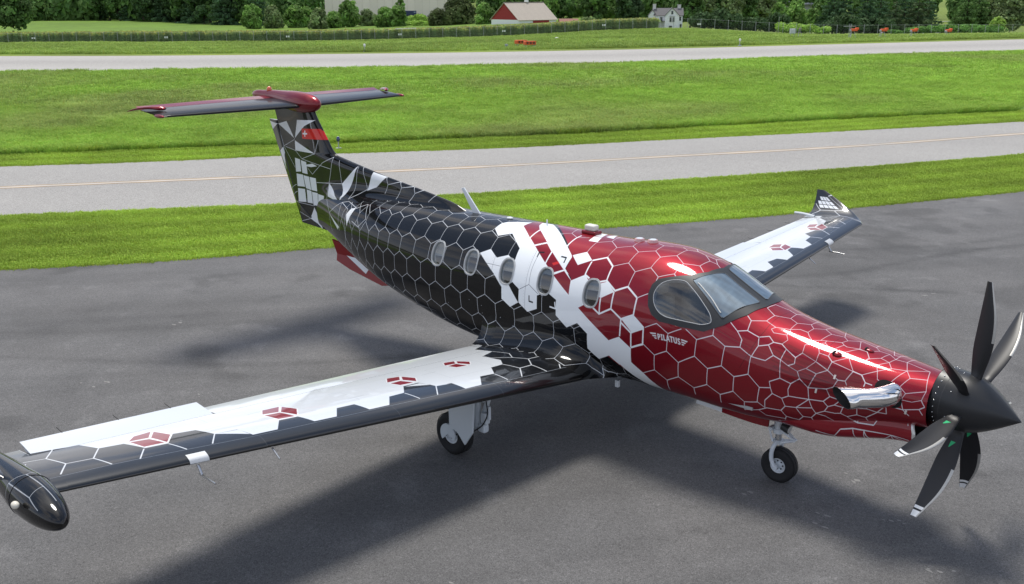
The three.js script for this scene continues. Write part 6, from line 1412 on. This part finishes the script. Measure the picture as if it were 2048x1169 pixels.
{ // chin air intake
  const sec = (t) => ({ s: lerp(1.0, 2.7, t), y: lerp(1.262, 1.12, smooth(0, 0.7, t)), w: lerp(0.30, 0.47, smooth(0, 0.7, t)), h: lerp(0.178, 0.232, smooth(0, 0.6, t)) });
  const cv = painter(1024, 512, (u, v) => [u * 1024, v * 512]);
  cv.fill([[0, 0], [1, 0], [1, 1], [0, 1]], INK.red);
  for (const l of [[[0.03, 0.13], [0.1, 0.08], [0.2, 0.1], [0.24, 0.02]], [[0.1, 0.08], [0.13, 0.95], [0.06, 0.88]], [[0.2, 0.1], [0.3, 0.98], [0.4, 0.06]], [[0.4, 0.06], [0.36, 0.14]], [[0.02, 0.92], [0.13, 0.95], [0.3, 0.98], [0.28, 0.85], [0.45, 0.8]], [[0.06, 0.88], [0.02, 0.8]], [[0.45, 0.98], [0.5, 0.9], [0.62, 0.94]], [[0.3, 0.98], [0.37, 0.99], [0.45, 0.98]], [[0.13, 0.95], [0.2, 0.86], [0.28, 0.85]], [[0.2, 0.86], [0.17, 0.78]], [[0.24, 0.02], [0.34, 0.03], [0.4, 0.06]], [[0.34, 0.03], [0.37, 0.99]], [[0.4, 0.06], [0.52, 0.04], [0.5, 0.9]], [[0.52, 0.04], [0.6, 0.1]], [[0.02, 0.06], [0.03, 0.13], [0.02, 0.2]]]) cv.line(l, 5, INK.line);
  const N = 34, M = 48, pt = (t, a, k = 1) => { const q = sec(t), c = Math.cos(a), s = Math.sin(a); return V(6 - (q.s + (1 - k) * 0 + 0.06 * Math.max(0, s) * (1 - t)), q.y + q.h * k * spow(s, 0.85), q.w * k * spow(c, 0.8)); };
  const lobe = mesh('air_intake', sheet(N, M, (i, k) => pt(i / N, (k / M) * Math.PI * 2), (i, k) => [i / N, 1 - k / M], null, true), gloss({ map: cv.texture() }), plane);
  mesh('intake_lip', sheet(10, M, (i, k) => { const b = (i / 10) * Math.PI, a = (k / M) * Math.PI * 2, p = pt(0.0, a, 1 - 0.07 * (1 - Math.cos(b))); p.x += 0.03 * Math.sin(b); return p; }), std({ color: C(0.66, 0.66, 0.64), roughness: 0.3, metalness: 0.5 }), lobe);
  mesh('intake_duct', sheet(8, M, (i, k) => { const p = pt(0, (k / M) * Math.PI * 2, 0.86 - 0.05 * i / 8); p.x -= 0.5 * (i / 8); return p; }), PIT, lobe);
  mesh('inertial_vane', box(0.02, 0.10, 0.34, 6 - 1.16, 1.36, 0, 0.005), std({ color: C(0.5, 0.52, 0.58), roughness: 0.4 }), lobe);
}
for (const sd of [1, -1]) { // exhaust stacks with scarfed outlets, polished
  const path = new THREE.CatmullRomCurve3([V(6 - 1.22, 1.69, 0.28), V(6 - 1.23, 1.685, 0.38), V(6 - 1.28, 1.675, 0.49), V(6 - 1.39, 1.655, 0.58), V(6 - 1.52, 1.635, 0.63), V(6 - 1.66, 1.61, 0.675)]);
  const N = 40, M = 28, F = path.computeFrenetFrames(N);
  const ring = (i, k, inner) => {
    const t = i / N, p = path.getPointAt(t), T = path.getTangentAt(t), U = V(0, 1, 0).addScaledVector(T, -T.y).normalize(), W = V(0, 0, 0).crossVectors(T, U), a = (k / M) * Math.PI * 2, r = (lerp(0.128, 0.106, smooth(0.1, 0.6, t)) - inner);
    const q = p.addScaledVector(U, r * 1.02 * Math.sin(a)).addScaledVector(W, r * 0.92 * Math.cos(a));
    const out = W.z > 0 ? Math.cos(a) : -Math.cos(a);
    q.x += 0.12 * (out + 0.2 * -Math.sin(a)) * smooth(0.6, 1, t);
    return V(q.x, q.y, sd * q.z);
  };
  const st = mesh('exhaust_stack', sheet(N, M, (i, k) => ring(i, k, 0)), CHROME, plane);
  st.material.side = THREE.DoubleSide;
  mesh('stack_bore', sheet(N, M, (i, k) => ring(i, k, 0.004)), std({ color: C(0.008, 0.008, 0.008), roughness: 0.8, side: THREE.DoubleSide }), st);
  mesh('stack_rim', sheet(1, M, (i, k) => ring(N, k, i * 0.004)), STEEL, st);
  const oval = Array.from({ length: 28 }, (_, i) => { const t = (i / 28) * 6.283; return [1.235 + 0.15 * Math.cos(t) + 0.02, 0.545 + 0.135 * Math.sin(t) - 0.02 * Math.cos(t)]; });
  const pg = skinPatch(oval, 0.004, 2);
  mesh('exhaust_port', sd > 0 ? pg : mirrorZ(pg), PIT, plane);
}
{ // small fittings on the nose and spine
  const scoop = (s, a) => { const p = skin(s, a), n = skinNormal(s, a); const g = new THREE.SphereGeometry(0.05, 16, 8); g.scale(1.2, 0.4, 0.7); const m = mesh('cooling_scoop', g, RED, plane); m.position.copy(p).addScaledVector(n, 0.005); m.quaternion.setFromUnitVectors(V(0, 1, 0), n); const d = mesh('scoop_mouth', new THREE.SphereGeometry(0.034, 12, 8).scale(0.6, 0.5, 0.9), PIT, m); d.position.set(-0.032, 0.008, 0); };
  scoop(1.92, 0.36); scoop(1.66, 0.10);
  for (const [s, a] of [[1.84, 0.62], [1.06, 0.66], [2.02, 0.86]]) { const p = skin(s, a), n = skinNormal(s, a), m = mesh('latch', box(0.022, 0.006, 0.05, 0, 0, 0, 0.002), std({ color: C(0.65, 0.6, 0.55), roughness: 0.4 }), plane); m.position.copy(p).addScaledVector(n, 0.003); m.quaternion.setFromUnitVectors(V(0, 1, 0), n); }
  const blade = new THREE.ExtrudeGeometry(new THREE.Shape([[8.26, 2.62], [8.53, 2.985], [8.475, 2.995], [8.10, 2.62]].map(([s, y]) => new THREE.Vector2(6 - s, y))), { depth: 0.012, bevelEnabled: true, bevelThickness: 0.006, bevelSize: 0.006, bevelSegments: 2 });
  blade.translate(0, 0, -0.006);
  mesh('blade_antenna', blade.flat(), WHITE, plane);
  const base = mesh('antenna_base', box(0.26, 0.05, 0.16, 6 - 5.88, curve(TOP, 5.88) + 0.02, -0.02, 0.02), RED, plane);
  mesh('antenna_cover', box(0.18, 0.085, 0.12, 6 - 5.88, curve(TOP, 5.88) + 0.085, -0.02, 0.025), std({ color: C(0.70, 0.68, 0.60), roughness: 0.4 }), base);
  for (const s of [5.02, 4.80]) { const g = new THREE.CylinderGeometry(0.065, 0.075, 0.035, 6); g.translate(6 - s, curve(TOP, s) + 0.016, 0); const m = mesh('gps_antenna', g, std({ color: C(0.62, 0.36, 0.36), roughness: 0.4 }), plane); mesh('antenna_top', new THREE.CylinderGeometry(0.05, 0.05, 0.006, 6).translate(6 - s, curve(TOP, s) + 0.036, 0), WHITE, m); }
  mesh('spine_light', new THREE.SphereGeometry(0.045, 14, 8).scale(1.2, 0.5, 1).translate(6 - 7.47, curve(TOP, 7.47) + 0.01, 0), WHITE, plane);
  mesh('spine_stub', join([box(0.02, 0.09, 0.012, 6 - 6.71, curve(TOP, 6.71) + 0.04, 0, 0.004)]), WHITE, plane);
  mesh('belly_antenna', box(0.06, 0.10, 0.05, 6 - 5.0, 0.80, 0.42, 0.01), WHITE, plane);
}

// ------------------------------------------------------------------ landing gear
function wheel(name, R, wd, rimR) {
  const root = new THREE.Group();
  root.name = name;
  const h = wd / 2, pr = [[rimR, -h * 0.62], [rimR * 1.08, -h * 0.78], [R * 0.78, -h], [R * 0.92, -h * 0.86], [R * 0.985, -h * 0.5], [R, 0], [R * 0.985, h * 0.5], [R * 0.92, h * 0.86], [R * 0.78, h], [rimR * 1.08, h * 0.78], [rimR, h * 0.62]];
  const c = new THREE.CatmullRomCurve3(pr.map(([a, b]) => V(a, b, 0)), false, 'catmullrom', 0.3).getPoints(60).map((p) => new THREE.Vector2(p.x, p.y));
  mesh('tyre', new THREE.LatheGeometry(c, 56).rotateX(Math.PI / 2), TYRE, root);
  const g = [];
  for (const q of [-0.32, 0, 0.32]) g.push(new THREE.TorusGeometry(R * (q ? 0.992 : 1.0), 0.004, 4, 56).translate(0, 0, q * wd).flat());
  mesh('tread_groove', join(g), PIT, root);
  const rp = [[0.001, h * 0.5], [rimR * 0.30, h * 0.52], [rimR * 0.36, h * 0.34], [rimR * 0.78, h * 0.28], [rimR * 0.86, h * 0.62], [rimR * 1.0, h * 0.70], [rimR * 1.04, h * 0.6], [rimR * 0.99, -h * 0.6], [rimR * 0.86, -h * 0.62], [rimR * 0.7, -h * 0.3], [0.001, -h * 0.3]].map(([a, b]) => new THREE.Vector2(a, b));
  mesh('rim', new THREE.LatheGeometry(rp, 40).rotateX(Math.PI / 2), GEAR, root);
  const holes = [];
  for (let k = 0; k < 7; k++) { const a = k * 0.898, q = new THREE.CylinderGeometry(rimR * 0.09, rimR * 0.09, 0.01, 12).rotateX(Math.PI / 2).translate(Math.cos(a) * rimR * 0.57, Math.sin(a) * rimR * 0.57, h * 0.315 + 0.004); holes.push(q.flat()); }
  mesh('rim_hole', join(holes), PIT, root);
  return root;
}
{ // nose leg
  const w = wheel('nose_wheel', 0.222, 0.165, 0.098);
  w.position.set(6 - 2.72, 0.221, 0.0);
  w.rotation.y = 0.10;
  plane.add(w);
  const leg = mesh('nose_leg', join([rod(V(6 - 2.78, 0.95, 0), V(6 - 2.76, 0.66, 0), 0.058, 0.055, 18), rod(V(6 - 2.765, 0.70, 0), V(6 - 2.76, 0.64, 0), 0.07, 0.07, 18), rod(V(6 - 2.76, 0.545, 0), V(6 - 2.76, 0.50, 0), 0.068, 0.06, 18)]), GEAR, plane);
  mesh('piston', rod(V(6 - 2.76, 0.66, 0), V(6 - 2.76, 0.52, 0), 0.040, 0.040, 18), STEEL, leg);
  for (const z of [0.115, -0.115]) mesh('fork', join([tube([V(6 - 2.755, 0.53, z * 0.35), V(6 - 2.76, 0.495, z * 0.85), V(6 - 2.775, 0.42, z), V(6 - 2.775, 0.32, z), V(6 - 2.735, 0.222, z)], 0.027, 20, 10), new THREE.CylinderGeometry(0.036, 0.036, 0.03, 16).rotateX(Math.PI / 2).translate(6 - 2.72, 0.222, z).flat()]), GEAR, leg);
  mesh('torque_link', join([rod(V(6 - 2.70, 0.69, 0.045), V(6 - 2.535, 0.605, 0.012), 0.016, 0.012), rod(V(6 - 2.70, 0.69, -0.045), V(6 - 2.535, 0.605, -0.012), 0.016, 0.012), rod(V(6 - 2.70, 0.535, 0.045), V(6 - 2.535, 0.595, 0.012), 0.02, 0.012), rod(V(6 - 2.70, 0.535, -0.045), V(6 - 2.535, 0.595, -0.012), 0.02, 0.012), rod(V(6 - 2.535, 0.6, -0.03), V(6 - 2.535, 0.6, 0.03), 0.016)]), GEAR, leg);
  mesh('steering_link', join([box(0.05, 0.05, 0.14, 6 - 2.84, 0.69, 0.02, 0.01), rod(V(6 - 2.86, 0.7, 0.07), V(6 - 2.80, 0.53, 0.07), 0.012)]), GEAR, leg);
  const lamp = mesh('taxi_light', rod(V(6 - 2.70, 0.755, 0.03), V(6 - 2.60, 0.735, 0.03), 0.052, 0.062, 24), FRAME, plane);
  mesh('lens', rod(V(6 - 2.602, 0.736, 0.03), V(6 - 2.596, 0.735, 0.03), 0.052, 0.05, 24), phys({ color: C(0.32, 0.33, 0.34), roughness: 0.08, clearcoat: 1 }), lamp);
  mesh('lamp_bracket', box(0.05, 0.03, 0.05, 6 - 2.72, 0.80, 0.02, 0.008), GEAR, lamp);
  for (const sd of [1, -1]) {
    const top = (s) => curve(BOT, s) + 0.045;
    const g = sheet(24, 4, (i, k) => { const s = lerp(2.80, 3.86, i / 24); return V(6 - s, lerp(top(s), curve(BOT, s) - 0.075 - 0.02 * smooth(3.8, 3.0, s), k / 4), sd * (0.19 + 0.012 * (k / 4))); });
    const inner = sheet(24, 4, (i, k) => { const s = lerp(2.80, 3.86, i / 24); return V(6 - s, lerp(top(s), curve(BOT, s) - 0.075 - 0.02 * smooth(3.8, 3.0, s), k / 4), sd * (0.172 + 0.012 * (k / 4))); });
    const d = mesh('nose_gear_door', join([g, inner]), RED, plane);
    mesh('white_facet', sheet(8, 4, (i, k) => { const s = lerp(3.47, 3.86, i / 8); return V(6 - s, lerp(top(s), curve(BOT, s) - 0.075 - 0.02 * smooth(3.8, 3.0, s), k / 4), sd * (0.193 + 0.012 * (k / 4))); }), WHITE, d);
  }
}
for (const sd of [1, -1]) { // main legs
  const S = (s, y, z) => V(6 - s, y, sd * z);
  const w = wheel('main_wheel', 0.288, 0.215, 0.135);
  w.position.copy(S(6.25, 0.287, 2.28));
  if (sd < 0) w.rotation.y = Math.PI;
  plane.add(w);
  const leg = mesh('main_leg', join([rod(S(5.88, 1.0, 2.2), S(5.90, 0.46, 2.2), 0.055, 0.05, 16), rod(S(5.90, 0.46, 2.2), S(6.25, 0.287, 2.2), 0.05, 0.045, 14), rod(S(6.25, 0.287, 2.12), S(6.25, 0.287, 2.38), 0.04, 0.04, 14)]), GEAR, plane);
  mesh('shock_strut', join([rod(S(5.70, 0.92, 2.16), S(5.80, 0.66, 2.17), 0.035, 0.035, 14), box(0.10, 0.16, 0.09, 6 - 5.74, 0.62, sd * 2.2, 0.02), box(0.13, 0.12, 0.10, 6 - 5.78, 0.47, sd * 2.2, 0.03), rod(S(5.67, 0.80, 2.2), S(5.67, 0.62, 2.2), 0.025, 0.025, 12), rod(S(5.72, 0.9, 2.26), S(5.72, 0.9, 2.14), 0.04, 0.04, 14)]), GEAR, leg);
  mesh('brake_line', tube([S(5.68, 0.88, 2.24), S(5.64, 0.72, 2.26), S(5.72, 0.55, 2.27), S(5.9, 0.4, 2.26)], 0.008, 20, 6), PIT, leg);
  const sh = new THREE.Shape();
  [[6.205, 1.0], [5.705, 1.06], [5.755, 0.47], [5.90, 0.265], [5.97, 0.335], [6.03, 0.39], [6.10, 0.415], [6.19, 0.43]].forEach(([s, y], i) => (i ? sh.lineTo(6 - s, y) : sh.moveTo(6 - s, y)));
  const g = new THREE.ExtrudeGeometry(sh, { depth: 0.02, bevelEnabled: true, bevelThickness: 0.004, bevelSize: 0.004, bevelSegments: 2 });
  g.translate(0, 0, sd > 0 ? 2.405 : -2.425);
  mesh('main_gear_door', g.flat(), std({ color: C(0.58, 0.63, 0.66), roughness: 0.35 }), plane);
  const hubc = new THREE.CylinderGeometry(0.145, 0.145, 0.02, 32, 1, false, 0, Math.PI * 1.35).rotateX(Math.PI / 2).rotateZ(1.2).translate(6 - 6.25, 0.30, sd * 2.40);
  mesh('wheel_cover', hubc.flat(), std({ color: C(0.58, 0.63, 0.66), roughness: 0.35 }), plane);
}
// ------------------------------------------------------------------ draw
renderer.render(scene, camera);
